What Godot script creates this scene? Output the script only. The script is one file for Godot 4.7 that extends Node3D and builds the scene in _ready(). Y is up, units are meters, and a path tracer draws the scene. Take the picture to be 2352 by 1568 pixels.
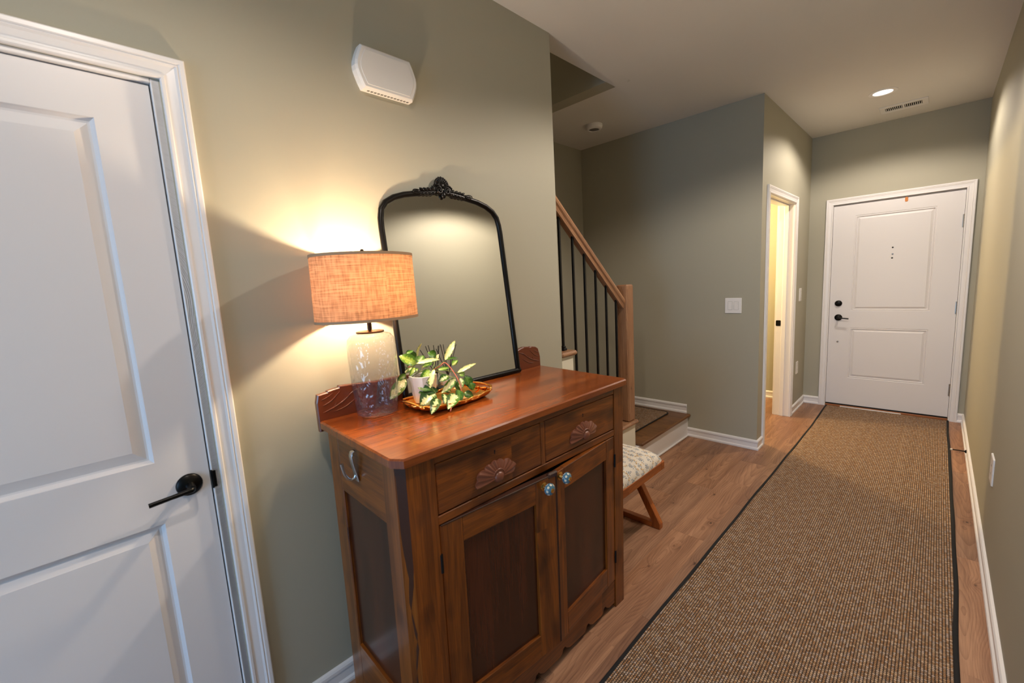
extends Node3D
# A narrow hallway: antique sideboard with lamp and mirror on the left, stairs behind it, front door at the far end.

const H := 2.756        # ceiling height
const XR := 1.7555      # right wall
const XP := 0.5369      # powder room wall
const ZE := -5.4498     # end wall with the front door
const ZG := -3.7558     # wall beside the stairs
const ZC := -1.9193     # end of the left wall
const XS := -1.1085     # far wall of the stairwell
const ZB := 3.0         # end of the hall behind the camera
const WT := 0.118       # wall thickness

var rng := RandomNumberGenerator.new()
var M := {}
var st: SurfaceTool
var grain := 1
var uo := Vector2.ZERO
var smooth := -1
var xf := Transform3D()

func _ready():
	rng.seed = 7
	# ---- camera
	var cam := Camera3D.new()
	cam.name = "camera"
	cam.fov = rad_to_deg(2.0 * atan(784.0 / 975.1138))
	cam.near = 0.05
	cam.far = 60.0
	cam.position = Vector3(1.5213, 1.4663, 0)
	cam.rotation_order = EULER_ORDER_YXZ
	cam.rotation = Vector3(-0.1346, 0.7862, -0.0554)
	var ca := CameraAttributesPhysical.new()
	ca.exposure_aperture = 4.0
	ca.frustum_focal_length = 15.0
	ca.frustum_focus_distance = 3.2
	cam.attributes = ca
	add_child(cam)
	# ---- sky, exposure
	var we := WorldEnvironment.new()
	we.name = "environment"
	var env := Environment.new()
	var sky := Sky.new()
	var sm := ProceduralSkyMaterial.new()
	sm.sky_top_color = Color(0.35, 0.55, 0.85)
	sm.sky_horizon_color = Color(0.75, 0.85, 0.95)
	sm.ground_bottom_color = Color(0.3, 0.32, 0.3)
	sm.ground_horizon_color = Color(0.6, 0.65, 0.65)
	sm.sky_energy_multiplier = 2.0
	sky.sky_material = sm
	env.sky = sky
	env.background_mode = Environment.BG_SKY
	env.tonemap_mode = Environment.TONE_MAPPER_LINEAR
	env.tonemap_exposure = 1.0
	env.sdfgi_enabled = true
	env.ssao_enabled = true
	env.ssil_enabled = true
	we.environment = env
	add_child(we)
	# ---- daylight through the glazed end of the hall behind the camera
	var day := AreaLight3D.new()
	day.name = "daylight"
	day.area_size = Vector2(1.05, 1.95)
	day.area_normalize_energy = true
	day.light_color = Color(0.63, 0.82, 1.0)
	day.light_energy = 5.2
	day.area_range = 14.0
	day.position = Vector3(1.1, 1.15, ZB - 0.04)
	day.shadow_enabled = true
	add_child(day)
	materials()
	shell()
	floors()
	trims()
	near_door()
	front_door()
	powder_room()
	stairs()
	ceiling_fittings()
	wall_fittings()
	runner()
	sideboard()
	mirror()
	lamp()
	tabletop()
	bench()

# ------------------------------------------------------------------ helpers
func begin(g := 1, t := Transform3D()):
	st = SurfaceTool.new()
	st.begin(Mesh.PRIMITIVE_TRIANGLES)
	grain = g
	uo = Vector2(rng.randf() * 3.0, rng.randf() * 3.0)
	smooth = -1
	xf = t

func uvof(p: Vector3, axis: int) -> Vector2:
	if axis == grain:
		return Vector2(p[(grain + 1) % 3], p[(grain + 2) % 3]) + uo
	return Vector2(p[3 - axis - grain], p[grain]) + uo

# counter-clockwise seen from outside
func tri(a: Vector3, b: Vector3, c: Vector3):
	var n := (b - a).cross(c - a)
	if n.length_squared() < 1e-20:
		return
	var axis := n.abs().max_axis_index()
	st.set_smooth_group(smooth)
	st.set_uv(uvof(a, axis)); st.add_vertex(xf * a)
	st.set_smooth_group(smooth)
	st.set_uv(uvof(c, axis)); st.add_vertex(xf * c)
	st.set_smooth_group(smooth)
	st.set_uv(uvof(b, axis)); st.add_vertex(xf * b)

func quad(a, b, c, d):
	tri(a, b, c)
	tri(a, c, d)

func vt(p: Vector3, uv: Vector2):
	st.set_smooth_group(smooth)
	st.set_uv(uv)
	st.add_vertex(xf * p)

func quad_uv(a, b, c, d, ua, ub, uc, ud):
	vt(a, ua); vt(c, uc); vt(b, ub)
	vt(a, ua); vt(d, ud); vt(c, uc)

func done(called: String, m: Material, parent: Node = null) -> MeshInstance3D:
	st.generate_normals()
	st.index()
	var o := MeshInstance3D.new()
	o.mesh = st.commit()
	o.material_override = m
	o.name = called
	(parent if parent else self).add_child(o, true)
	return o

func tag(o: Node, label: String, category: String, group := "", kind := ""):
	o.set_meta("label", label)
	o.set_meta("category", category)
	if group: o.set_meta("group", group)
	if kind: o.set_meta("kind", kind)
	return o

func thing(called: String, label: String, category: String, at := Vector3.ZERO, basis := Basis(), group := "", kind := "") -> Node3D:
	var o := Node3D.new()
	o.name = called
	o.transform = Transform3D(basis, at)
	add_child(o, true)
	tag(o, label, category, group, kind)
	return o

# box from lo to hi with chamfered edges
func box(p: Vector3, q: Vector3, b := 0.0):
	var lo := p.min(q)
	var hi := p.max(q)
	var c := (lo + hi) / 2.0
	var h := (hi - lo) / 2.0
	b = minf(b, minf(h.x, minf(h.y, h.z)) * 0.98)
	var ax := [Vector3.RIGHT, Vector3.UP, Vector3.BACK]
	for i in 3:
		var j := (i + 1) % 3
		var k := (i + 2) % 3
		for s in [-1.0, 1.0]:
			var o: Vector3 = c + ax[i] * h[i] * s
			var u: Vector3 = ax[j] * (h[j] - b)
			var v: Vector3 = ax[k] * (h[k] - b)
			if s > 0: quad(o - u - v, o + u - v, o + u + v, o - u + v)
			else: quad(o - u + v, o + u + v, o + u - v, o - u - v)
	if b <= 0.0:
		return
	for i in 3:
		var j := (i + 1) % 3
		var k := (i + 2) % 3
		for sj in [-1.0, 1.0]:
			for sk in [-1.0, 1.0]:
				var p0: Vector3 = c + ax[j] * h[j] * sj + ax[k] * (h[k] - b) * sk
				var p1: Vector3 = c + ax[j] * (h[j] - b) * sj + ax[k] * h[k] * sk
				var e: Vector3 = ax[i] * (h[i] - b)
				if sj * sk > 0: quad(p0 + e, p0 - e, p1 - e, p1 + e)
				else: quad(p0 - e, p0 + e, p1 + e, p1 - e)
	for sx in [-1.0, 1.0]:
		for sy in [-1.0, 1.0]:
			for sz in [-1.0, 1.0]:
				var a: Vector3 = c + Vector3(h.x * sx, (h.y - b) * sy, (h.z - b) * sz)
				var d: Vector3 = c + Vector3((h.x - b) * sx, h.y * sy, (h.z - b) * sz)
				var e: Vector3 = c + Vector3((h.x - b) * sx, (h.y - b) * sy, h.z * sz)
				if sx * sy * sz > 0: tri(a, d, e)
				else: tri(a, e, d)

# a surface of revolution about y: profile of (radius, height), bottom to top on the outside; sx, sz squash it
func lathe(prof: Array, segs := 24, t := Transform3D(), sx := 1.0, sz := 1.0):
	var keep := xf
	xf = xf * t
	var g := 1
	for i in prof.size() - 1:
		if i > 0:
			var d0: Vector2 = (prof[i] - prof[i - 1]).normalized()
			var d1: Vector2 = (prof[i + 1] - prof[i]).normalized()
			if d0.dot(d1) < 0.75: g += 1
		smooth = g
		for k in segs:
			var a0 := TAU * k / segs
			var a1 := TAU * (k + 1) / segs
			var p: Vector2 = prof[i]
			var q: Vector2 = prof[i + 1]
			var A := Vector3(p.x * cos(a0) * sx, p.y, -p.x * sin(a0) * sz)
			var B := Vector3(p.x * cos(a1) * sx, p.y, -p.x * sin(a1) * sz)
			var C := Vector3(q.x * cos(a1) * sx, q.y, -q.x * sin(a1) * sz)
			var D := Vector3(q.x * cos(a0) * sx, q.y, -q.x * sin(a0) * sz)
			var u0 := float(k) / segs
			var u1 := float(k + 1) / segs
			var v0 := float(i) / (prof.size() - 1)
			var v1 := float(i + 1) / (prof.size() - 1)
			quad_uv(A, B, C, D, Vector2(u0, v0), Vector2(u1, v0), Vector2(u1, v1), Vector2(u0, v1))
	smooth = -1
	xf = keep

# a tube along points; rad is one radius or one for each point
func tube(pts: Array, rad, segs := 8, closed := false, flat := 1.0, up := Vector3.UP):
	var n := pts.size()
	var rings := []
	var total := 0.0
	var vs := []
	for i in n:
		var p: Vector3 = pts[i]
		if i > 0: total += p.distance_to(pts[i - 1])
		vs.append(total)
		var d: Vector3
		if closed: d = (pts[(i + 1) % n] - pts[(i + n - 1) % n]).normalized()
		else: d = (pts[mini(i + 1, n - 1)] - pts[maxi(i - 1, 0)]).normalized()
		var s := up.cross(d)
		if s.length() < 0.05: s = Vector3.RIGHT.cross(d)
		if s.length() < 0.05: s = Vector3.BACK.cross(d)
		s = s.normalized()
		var w := d.cross(s)
		var r: float = rad[i] if rad is Array else rad
		var ring := []
		for k in segs:
			var a := TAU * k / segs
			ring.append(p + s * cos(a) * r + w * sin(a) * r * flat)
		rings.append(ring)
	smooth = 1
	for i in (n if closed else n - 1):
		var r0: Array = rings[i]
		var r1: Array = rings[(i + 1) % n]
		for k in segs:
			var k1 := (k + 1) % segs
			quad(r0[k], r0[k1], r1[k1], r1[k])
	if not closed:
		smooth = 2
		for k in range(1, segs - 1):
			tri(rings[0][0], rings[0][k + 1], rings[0][k])
			tri(rings[n - 1][0], rings[n - 1][k], rings[n - 1][k + 1])
	smooth = -1

# ellipsoid
func blob(c: Vector3, r: Vector3, segs := 12, rows := 8, b := Basis()):
	var keep := xf
	xf = xf * Transform3D(b * Basis.from_scale(r), c)
	var prof := []
	for i in rows + 1:
		var a := -PI / 2 + PI * i / rows
		prof.append(Vector2(maxf(cos(a), 0.0001), sin(a)))
	smooth = 1
	for i in rows:
		for k in segs:
			var a0 := TAU * k / segs
			var a1 := TAU * (k + 1) / segs
			var p: Vector2 = prof[i]
			var q: Vector2 = prof[i + 1]
			quad(Vector3(p.x * cos(a0), p.y, -p.x * sin(a0)), Vector3(p.x * cos(a1), p.y, -p.x * sin(a1)), Vector3(q.x * cos(a1), q.y, -q.x * sin(a1)), Vector3(q.x * cos(a0), q.y, -q.x * sin(a0)))
	smooth = -1
	xf = keep

# polygon (counter-clockwise in x, y) from z0 to z1, its front edge chamfered by b
func prism(poly: PackedVector2Array, z0: float, z1: float, b := 0.0):
	if Geometry2D.is_polygon_clockwise(poly):
		poly.reverse()
	var n := poly.size()
	var top := PackedVector2Array()
	for i in n:
		var p0 := poly[(i + n - 1) % n]
		var p1 := poly[i]
		var p2 := poly[(i + 1) % n]
		var n0 := (p1 - p0).normalized().orthogonal()
		var n1 := (p2 - p1).normalized().orthogonal()
		var m := (n0 + n1)
		m = m / maxf(m.length_squared() / 2.0, 0.25)
		var q := p1 - m * b * signf(n0.x * (p1 - p0).y - n0.y * (p1 - p0).x) * 1.0
		top.append(q)
	if b > 0.0:   # make sure the inset goes inwards
		var a0 := 0.0
		var a1 := 0.0
		for i in n:
			a0 += poly[i].cross(poly[(i + 1) % n])
			a1 += top[i].cross(top[(i + 1) % n])
		if absf(a1) > absf(a0):
			for i in n: top[i] = poly[i] * 2.0 - top[i]
	var ids := Geometry2D.triangulate_polygon(poly)
	for i in range(0, ids.size(), 3):
		var a := poly[ids[i]]
		var c := poly[ids[i + 1]]
		var d := poly[ids[i + 2]]
		var at := top[ids[i]]
		var ct := top[ids[i + 1]]
		var dt := top[ids[i + 2]]
		if (c - a).cross(d - a) < 0:
			var s := c; c = d; d = s
			s = ct; ct = dt; dt = s
		tri(Vector3(at.x, at.y, z1), Vector3(ct.x, ct.y, z1), Vector3(dt.x, dt.y, z1))
		tri(Vector3(a.x, a.y, z0), Vector3(d.x, d.y, z0), Vector3(c.x, c.y, z0))
	for i in n:
		var p := poly[i]
		var q := poly[(i + 1) % n]
		var pt := top[i]
		var qt := top[(i + 1) % n]
		quad(Vector3(p.x, p.y, z0), Vector3(q.x, q.y, z0), Vector3(q.x, q.y, z1 - b), Vector3(p.x, p.y, z1 - b))
		if b > 0.0:
			quad(Vector3(p.x, p.y, z1 - b), Vector3(q.x, q.y, z1 - b), Vector3(qt.x, qt.y, z1), Vector3(pt.x, pt.y, z1))

# rectangle rings on the plane z = 0 facing +z: [inset, height] each; the last is filled
func rings(x0: float, y0: float, x1: float, y1: float, prof: Array):
	for i in prof.size():
		var a: Array = prof[i]
		if i == prof.size() - 1:
			quad(Vector3(x0 + a[0], y0 + a[0], a[1]), Vector3(x1 - a[0], y0 + a[0], a[1]), Vector3(x1 - a[0], y1 - a[0], a[1]), Vector3(x0 + a[0], y1 - a[0], a[1]))
			continue
		var b: Array = prof[i + 1]
		var A := [Vector3(x0 + a[0], y0 + a[0], a[1]), Vector3(x1 - a[0], y0 + a[0], a[1]), Vector3(x1 - a[0], y1 - a[0], a[1]), Vector3(x0 + a[0], y1 - a[0], a[1])]
		var B := [Vector3(x0 + b[0], y0 + b[0], b[1]), Vector3(x1 - b[0], y0 + b[0], b[1]), Vector3(x1 - b[0], y1 - b[0], b[1]), Vector3(x0 + b[0], y1 - b[0], b[1])]
		for k in 4:
			quad(A[k], A[(k + 1) % 4], B[(k + 1) % 4], B[k])

# door casing round an opening x0..x1, up to y1, on the plane z = 0 facing +z; prof of (distance outwards, height)
func casing(x0: float, x1: float, y1: float, prof: Array, y0 := 0.0):
	for i in prof.size() - 1:
		var p: Vector2 = prof[i]
		var q: Vector2 = prof[i + 1]
		var A := [Vector3(x0 - p.x, y0, p.y), Vector3(x0 - p.x, y1 + p.x, p.y), Vector3(x1 + p.x, y1 + p.x, p.y), Vector3(x1 + p.x, y0, p.y)]
		var B := [Vector3(x0 - q.x, y0, q.y), Vector3(x0 - q.x, y1 + q.x, q.y), Vector3(x1 + q.x, y1 + q.x, q.y), Vector3(x1 + q.x, y0, q.y)]
		for k in 3:
			quad(A[k], A[k + 1], B[k + 1], B[k])

# moulding of profile (out, up) along a floor line a -> b, the wall on the right hand looking from a to b... out is towards n
func skirt(a: Vector3, b: Vector3, n: Vector3, ma := 0.0, mb := 0.0, caps := true):
	var prof := [Vector2(0, 0), Vector2(0.016, 0), Vector2(0.0175, 0.008), Vector2(0.0155, 0.017), Vector2(0.009, 0.023), Vector2(0.009, 0.058), Vector2(0.0135, 0.062), Vector2(0.0135, 0.074), Vector2(0.009, 0.081), Vector2(0.004, 0.0838), Vector2(0, 0.0838)]
	var d := (b - a).normalized()
	var flip := n.cross(d).y < 0.0
	for i in prof.size() - 1:
		var p: Vector2 = prof[i]
		var q: Vector2 = prof[i + 1]
		var pa: Vector3 = a + n * p.x + Vector3.UP * p.y + d * p.x * ma
		var qa: Vector3 = a + n * q.x + Vector3.UP * q.y + d * q.x * ma
		var pb: Vector3 = b + n * p.x + Vector3.UP * p.y + d * p.x * mb
		var qb: Vector3 = b + n * q.x + Vector3.UP * q.y + d * q.x * mb
		if flip: quad(pa, pb, qb, qa)
		else: quad(pa, qa, qb, pb)
	if caps:
		for e in [a, b]:
			var m: float = ma if e == a else mb
			if absf(m) > 0.01: continue
			for i in range(1, prof.size() - 2):
				var A: Vector3 = e
				var B: Vector3 = e + n * prof[i].x + Vector3.UP * prof[i].y
				var C: Vector3 = e + n * prof[i + 1].x + Vector3.UP * prof[i + 1].y
				if (e == a) == flip: tri(A, C, B)
				else: tri(A, B, C)

func arc(c: Vector3, r: float, a0: float, a1: float, n: int, u: Vector3, v: Vector3) -> Array:
	var out := []
	for i in n + 1:
		var a := a0 + (a1 - a0) * i / n
		out.append(c + u * cos(a) * r + v * sin(a) * r)
	return out

# ------------------------------------------------------------------ materials
func paint(called: String, c: Color, rough := 0.55, metal := 0.0, spec := 0.5) -> StandardMaterial3D:
	var m := StandardMaterial3D.new()
	m.resource_name = called
	m.albedo_color = c
	m.roughness = rough
	m.metallic = metal
	m.metallic_specular = spec
	M[called] = m
	return m

func textured(called: String, im: Image, tint: Color, rough: float, size: Vector2) -> StandardMaterial3D:
	var m := paint(called, tint, rough)
	m.albedo_texture = ImageTexture.create_from_image(im)
	m.uv1_scale = Vector3(1.0 / size.x, 1.0 / size.y, 1)
	return m

func noise(seed_: int, freq: float, octaves := 3) -> FastNoiseLite:
	var n := FastNoiseLite.new()
	n.noise_type = FastNoiseLite.TYPE_SIMPLEX_SMOOTH
	n.seed = seed_
	n.frequency = freq
	n.fractal_octaves = octaves
	return n

# boards of wood side by side, grain along v; bw x bh metres each
func wood(w: int, h: int, boards: int, bw: float, bh: float, seed_: int, light: Color, dark: Color, ring_f: float, ring_w: float, knots: int, blotch := 0.0) -> Image:
	var r := RandomNumberGenerator.new()
	r.seed = seed_
	var n1 := noise(seed_, 1.0, 2)
	var n2 := noise(seed_ + 1, 1.0, 3)
	var data := PackedByteArray()
	data.resize(w * h * 3)
	var pw := w / boards
	for b in boards:
		var cx := bw * r.randf_range(0.2, 0.8)
		var y0 := bh * r.randf_range(0.1, 0.9)
		var sl := r.randf_range(0.05, 0.11)
		var off := b * 31.7
		var ks := []
		for k in knots:
			ks.append([r.randf_range(0.15, 0.85) * bw, r.randf_range(0.05, 0.95) * bh, r.randf_range(0.004, 0.011)])
		for y in h:
			var ym := bh * y / h
			var depth := absf(ym - y0) * sl + 0.012
			for x in pw:
				var xm := bw * x / pw
				var warp := n1.get_noise_3d(xm * 7.0, ym * 1.6, off)
				var dx := xm - cx + warp * 0.03
				var d := sqrt(dx * dx + depth * depth)
				var dark_k := 0.0
				for k in ks:
					var ex: float = xm - k[0]
					var ey: float = (ym - k[1]) * 0.55
					var e := sqrt(ex * ex + ey * ey)
					if e < k[2] * 6.0:
						var t: float = 1.0 - e / (k[2] * 6.0)
						d += t * t * 0.03
						if e < k[2]: dark_k = maxf(dark_k, 0.85 * (1.0 - e / k[2]) + 0.2)
						dark_k = maxf(dark_k, t * t * 0.3)
				var f := fposmod(d * ring_f + warp * 0.7, 1.0)
				var ring := pow(f, 2.5)
				var fine := n2.get_noise_3d(xm * 260.0, ym * 7.0, off) * 0.5 + 0.5
				var broad := n2.get_noise_3d(xm * 14.0, ym * 0.9, off + 9.0)
				var v := clampf(ring * ring_w + (fine - 0.5) * 0.7 + broad * 0.55 + 0.28, 0.0, 1.0)
				if blotch > 0.0:
					v += maxf(0.0, n1.get_noise_3d(xm * 9.0, ym * 5.0, off + 40.0) - 0.12) * blotch
				v = clampf(v + dark_k, 0.0, 1.4)
				var c := light.lerp(dark, minf(v, 1.0))
				if v > 1.0: c = c.darkened((v - 1.0) * 1.2)
				var i := (y * w + b * pw + x) * 3
				data[i] = int(c.r * 255.0)
				data[i + 1] = int(c.g * 255.0)
				data[i + 2] = int(c.b * 255.0)
	return Image.create_from_data(w, h, false, Image.FORMAT_RGB8, data)

# the runner's weave: light knots in staggered ribs with dark gaps
func weave_images() -> Array:
	var n := 512
	var ribs := 32
	var px := n / ribs
	var r := RandomNumberGenerator.new()
	r.seed = 21
	var tones := [Color(0.79, 0.65, 0.50), Color(0.72, 0.56, 0.41), Color(0.81, 0.69, 0.57), Color(0.66, 0.52, 0.39), Color(0.77, 0.67, 0.59), Color(0.68, 0.50, 0.33)]
	var gap := Color(0.13, 0.085, 0.065)
	var knot := []
	for i in ribs * ribs: knot.append([tones[r.randi() % 6].lerp(gap, r.randf() * 0.18), r.randf_range(0.84, 1.02)])
	var col := PackedByteArray()
	col.resize(n * n * 3)
	var hei := PackedByteArray()
	hei.resize(n * n)
	var grit := noise(5, 0.35, 2)
	for y in n:
		for x in n:
			var rib := x / px
			var u := (x % px + 0.5) / px * 2.0 - 1.0
			var yy := (y + (rib % 2) * px / 2) % n
			var row := yy / px
			var v := (yy % px + 0.5) / px * 2.0 - 1.0
			var k: Array = knot[rib * ribs + row]
			var d := pow(absf(u), 2.2) + pow(absf(v), 3.0) * 0.85
			var hgt := clampf((k[1] - d) * 2.2, 0.0, 1.0)
			var c: Color = gap.lerp(k[0], hgt)
			c = c.lightened(0.0) if hgt < 0.1 else c.darkened(clampf(grit.get_noise_2d(x, y) * 0.3 + 0.05, 0.0, 0.4))
			var i := y * n + x
			col[i * 3] = int(c.r * 255.0)
			col[i * 3 + 1] = int(c.g * 255.0)
			col[i * 3 + 2] = int(c.b * 255.0)
			hei[i] = int(sqrt(hgt) * 255.0)
	return [Image.create_from_data(n, n, false, Image.FORMAT_RGB8, col), Image.create_from_data(n, n, false, Image.FORMAT_L8, hei)]

# coarse linen: uneven threads both ways
func linen_image(light: Color, dark: Color, seed_: int) -> Image:
	var n := 512
	var r := RandomNumberGenerator.new()
	r.seed = seed_
	var wa := []
	var we := []
	for i in n:
		wa.append(r.randf())
		we.append(r.randf())
	var n1 := noise(seed_, 0.02, 2)
	var data := PackedByteArray()
	data.resize(n * n * 3)
	for y in n:
		for x in n:
			var a: float = wa[(x / 3) % n] * 0.5 + (0.5 if x % 3 == 0 else 0.0) * 0.5
			var b: float = we[(y / 3) % n] * 0.5 + (0.5 if y % 3 == 0 else 0.0) * 0.5
			var slub := n1.get_noise_2d(x * 0.35, y * 4.0) * 0.45 + n1.get_noise_2d(x * 4.0 + 400.0, y * 0.35) * 0.35
			var c := light.lerp(dark, clampf(a * 0.42 + b * 0.42 + slub, 0.0, 1.0))
			var i := (y * n + x) * 3
			data[i] = int(c.r * 255.0)
			data[i + 1] = int(c.g * 255.0)
			data[i + 2] = int(c.b * 255.0)
	return Image.create_from_data(n, n, false, Image.FORMAT_RGB8, data)

# printed cotton: grey-blue sprigs and mustard tendrils on cream
func print_image() -> Image:
	var n := 512
	var im := Image.create(n, n, false, Image.FORMAT_RGB8)
	im.fill(Color(0.86, 0.83, 0.78))
	var r := RandomNumberGenerator.new()
	r.seed = 11
	var grey := [Color(0.50, 0.55, 0.60), Color(0.58, 0.62, 0.66), Color(0.42, 0.46, 0.52)]
	var gold := [Color(0.72, 0.55, 0.28), Color(0.78, 0.62, 0.36)]
	for gx in 5:
		for gy in 5:
			var c := Vector2((gx + 0.5 * (gy % 2) + 0.5) * n / 5.0, (gy + 0.5) * n / 5.0)
			for i in 9:
				var a := TAU * i / 9.0 + r.randf() * 0.3
				petal(im, c + Vector2(cos(a), sin(a)) * 17.0, a, 9.0, 4.5, grey[i % 3])
			petal(im, c, 0.0, 6.0, 6.0, gold[0])
			petal(im, c, 0.0, 3.0, 3.0, grey[2])
			for i in 5:
				var a := r.randf() * TAU
				var p := c + Vector2(cos(a), sin(a)) * 34.0
				petal(im, p, a + 1.2, 10.0, 4.0, grey[r.randi() % 3])
			var t := r.randf() * TAU
			var q := c + Vector2(cos(t), sin(t)) * 30.0
			for i in 46:
				q += Vector2(cos(t), sin(t)) * 2.0
				t += sin(i * 0.21 + gx) * 0.16
				petal(im, q, t, 2.4, 1.9, gold[1])
				if i % 9 == 4:
					petal(im, q + Vector2(cos(t + 1.4), sin(t + 1.4)) * 7.0, t + 1.0, 8.0, 4.0, gold[(i / 9) % 2])
					petal(im, q + Vector2(cos(t - 1.4), sin(t - 1.4)) * 7.0, t - 1.0, 7.0, 3.5, grey[1])
	return im

func petal(im: Image, c: Vector2, a: float, la: float, lb: float, col: Color):
	var n := im.get_width()
	var e := Vector2(cos(a), sin(a))
	var m := int(maxf(la, lb)) + 1
	for y in range(-m, m + 1):
		for x in range(-m, m + 1):
			var u := (x * e.x + y * e.y) / la
			var v := (-x * e.y + y * e.x) / lb
			if u * u + v * v <= 1.0:
				im.set_pixel(posmod(int(c.x) + x, n), posmod(int(c.y) + y, n), col)

# leaf: u across, v from stalk to tip
func leaf_image(mid: Color, edge: Color, share: float, seed_: int) -> Image:
	var w := 64
	var h := 128
	var im := Image.create(w, h, false, Image.FORMAT_RGB8)
	var nz := noise(seed_, 0.045, 3)
	for y in h:
		for x in w:
			var u := absf(x / (w - 1.0) * 2.0 - 1.0)
			var rag := nz.get_noise_2d(x * 0.7, y) * 0.55 + nz.get_noise_2d(x * 3.0, y * 3.0) * 0.2
			var t := smoothstep(share - 0.1, share + 0.1, u + rag)
			var c := mid.lerp(edge, t)
			c = c.lightened(0.25 * exp(-u * u * 300.0)).darkened(0.15 * (nz.get_noise_2d(x * 2.0 + 90.0, y * 2.0) + 0.3))
			im.set_pixel(x, y, c)
	return im

func materials():
	paint("wall", Color(0.660, 0.645, 0.578), 0.62, 0.0, 0.4)
	paint("ceiling", Color(0.86, 0.85, 0.83), 0.9, 0.0, 0.2)
	paint("trim", Color(0.90, 0.89, 0.89), 0.32)
	paint("door", Color(0.87, 0.86, 0.865), 0.40)
	paint("stair_paint", Color(0.86, 0.84, 0.77), 0.45)
	paint("plastic", Color(0.90, 0.89, 0.88), 0.35)
	paint("plastic_gap", Color(0.42, 0.41, 0.40), 0.6)
	paint("black_metal", Color(0.035, 0.034, 0.036), 0.32, 0.6)
	paint("iron", Color(0.03, 0.03, 0.034), 0.45, 0.3)
	paint("dark_gap", Color(0.03, 0.028, 0.028), 0.8)
	paint("nickel", Color(0.62, 0.59, 0.55), 0.28, 1.0)
	paint("silver", Color(0.75, 0.77, 0.80), 0.18, 1.0)
	paint("bronze", Color(0.16, 0.115, 0.085), 0.3, 0.85)
	paint("gold", Color(1.0, 0.73, 0.36), 0.12, 1.0)
	paint("brass", Color(0.86, 0.66, 0.36), 0.25, 1.0)
	paint("binding", Color(0.055, 0.05, 0.055), 0.85)
	paint("rubber", Color(0.85, 0.82, 0.75), 0.7)
	paint("frame_black", Color(0.060, 0.052, 0.048), 0.30, 0.55)
	paint("mirror_glass", Color(0.92, 0.92, 0.90), 0.03, 1.0)
	paint("marble", Color(0.86, 0.86, 0.86), 0.3)
	paint("soil", Color(0.16, 0.10, 0.07), 0.95)
	paint("stem_red", Color(0.62, 0.33, 0.27), 0.5)
	paint("stem_green", Color(0.36, 0.44, 0.20), 0.5)
	paint("reed", Color(0.03, 0.027, 0.03), 0.7)
	paint("felt", Color(0.80, 0.52, 0.30), 0.9)
	paint("saddle", Color(0.60, 0.36, 0.18), 0.5)
	paint("wear", Color(0.24, 0.135, 0.10), 0.3)
	paint("pull_wood", Color(0.45, 0.245, 0.17), 0.35)
	paint("leaf_carving", Color(0.40, 0.18, 0.09), 0.33)
	paint("hinge_black", Color(0.06, 0.06, 0.07), 0.5, 0.4)
	for k in ["pull_wood", "leaf_carving", "wear"]:
		M[k].clearcoat_enabled = true
		M[k].clearcoat = 0.4
		M[k].clearcoat_roughness = 0.2
	var glass := paint("lamp_glass", Color(0.36, 0.36, 0.42, 0.22), 0.05, 0.0, 0.9)
	glass.transparency = BaseMaterial3D.TRANSPARENCY_ALPHA
	glass.cull_mode = BaseMaterial3D.CULL_DISABLED
	var nt := NoiseTexture2D.new()
	nt.noise = noise(3, 0.035, 2)
	nt.width = 256
	nt.height = 256
	nt.seamless = true
	nt.as_normal_map = true
	nt.bump_strength = 10.0
	glass.normal_enabled = true
	glass.normal_texture = nt
	glass.normal_scale = 0.45
	glass.uv1_scale = Vector3(2, 1.6, 1)
	var pane := paint("pane", Color(0.9, 0.95, 1.0, 0.04), 0.02)
	pane.transparency = BaseMaterial3D.TRANSPARENCY_ALPHA
	pane.cull_mode = BaseMaterial3D.CULL_DISABLED
	var jar := paint("jar_glass", Color(0.9, 0.92, 0.95, 0.12), 0.03)
	jar.transparency = BaseMaterial3D.TRANSPARENCY_ALPHA
	jar.cull_mode = BaseMaterial3D.CULL_DISABLED
	# woods
	var oak := wood(1024, 1024, 4, 0.178, 1.22, 3, Color(0.70, 0.545, 0.43), Color(0.49, 0.35, 0.265), 95.0, 0.42, 2)
	var oak_t := ImageTexture.create_from_image(oak)
	var tints := [Color(0.93, 0.91, 0.90), Color(1.0, 0.97, 0.94), Color(0.88, 0.84, 0.82), Color(0.97, 0.93, 0.89), Color(0.90, 0.88, 0.87)]
	for i in 5:
		var m := paint("floor_oak_%d" % i, tints[i], 0.42)
		m.albedo_texture = oak_t
		m.uv1_scale = Vector3(1.0 / 0.712, 1.0 / 1.22, 1)
	var rail := paint("rail_oak", Color(0.95, 0.92, 0.86), 0.4)
	rail.albedo_texture = oak_t
	rail.uv1_scale = Vector3(1.0 / 0.5, 1.0 / 0.9, 1)
	var tread := paint("tread_oak", Color(0.74, 0.67, 0.53), 0.4)
	tread.albedo_texture = oak_t
	tread.uv1_scale = Vector3(1.0 / 0.712, 1.0 / 1.22, 1)
	var bench_wood := paint("bench_wood", Color(0.98, 0.72, 0.42), 0.4)
	bench_wood.albedo_texture = oak_t
	bench_wood.uv1_scale = Vector3(1.0 / 0.5, 1.0 / 0.9, 1)
	var a := wood(512, 1024, 1, 0.5, 1.0, 17, Color(0.56, 0.305, 0.085), Color(0.26, 0.12, 0.03), 60.0, 0.20, 0, 0.9)
	var b := wood(512, 1024, 1, 0.5, 1.0, 29, Color(0.31, 0.145, 0.075), Color(0.13, 0.062, 0.038), 40.0, 0.15, 0, 0.4)
	var c := wood(512, 1024, 1, 0.5, 1.1, 41, Color(0.60, 0.31, 0.115), Color(0.38, 0.17, 0.06), 55.0, 0.15, 0, 0.3)
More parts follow.
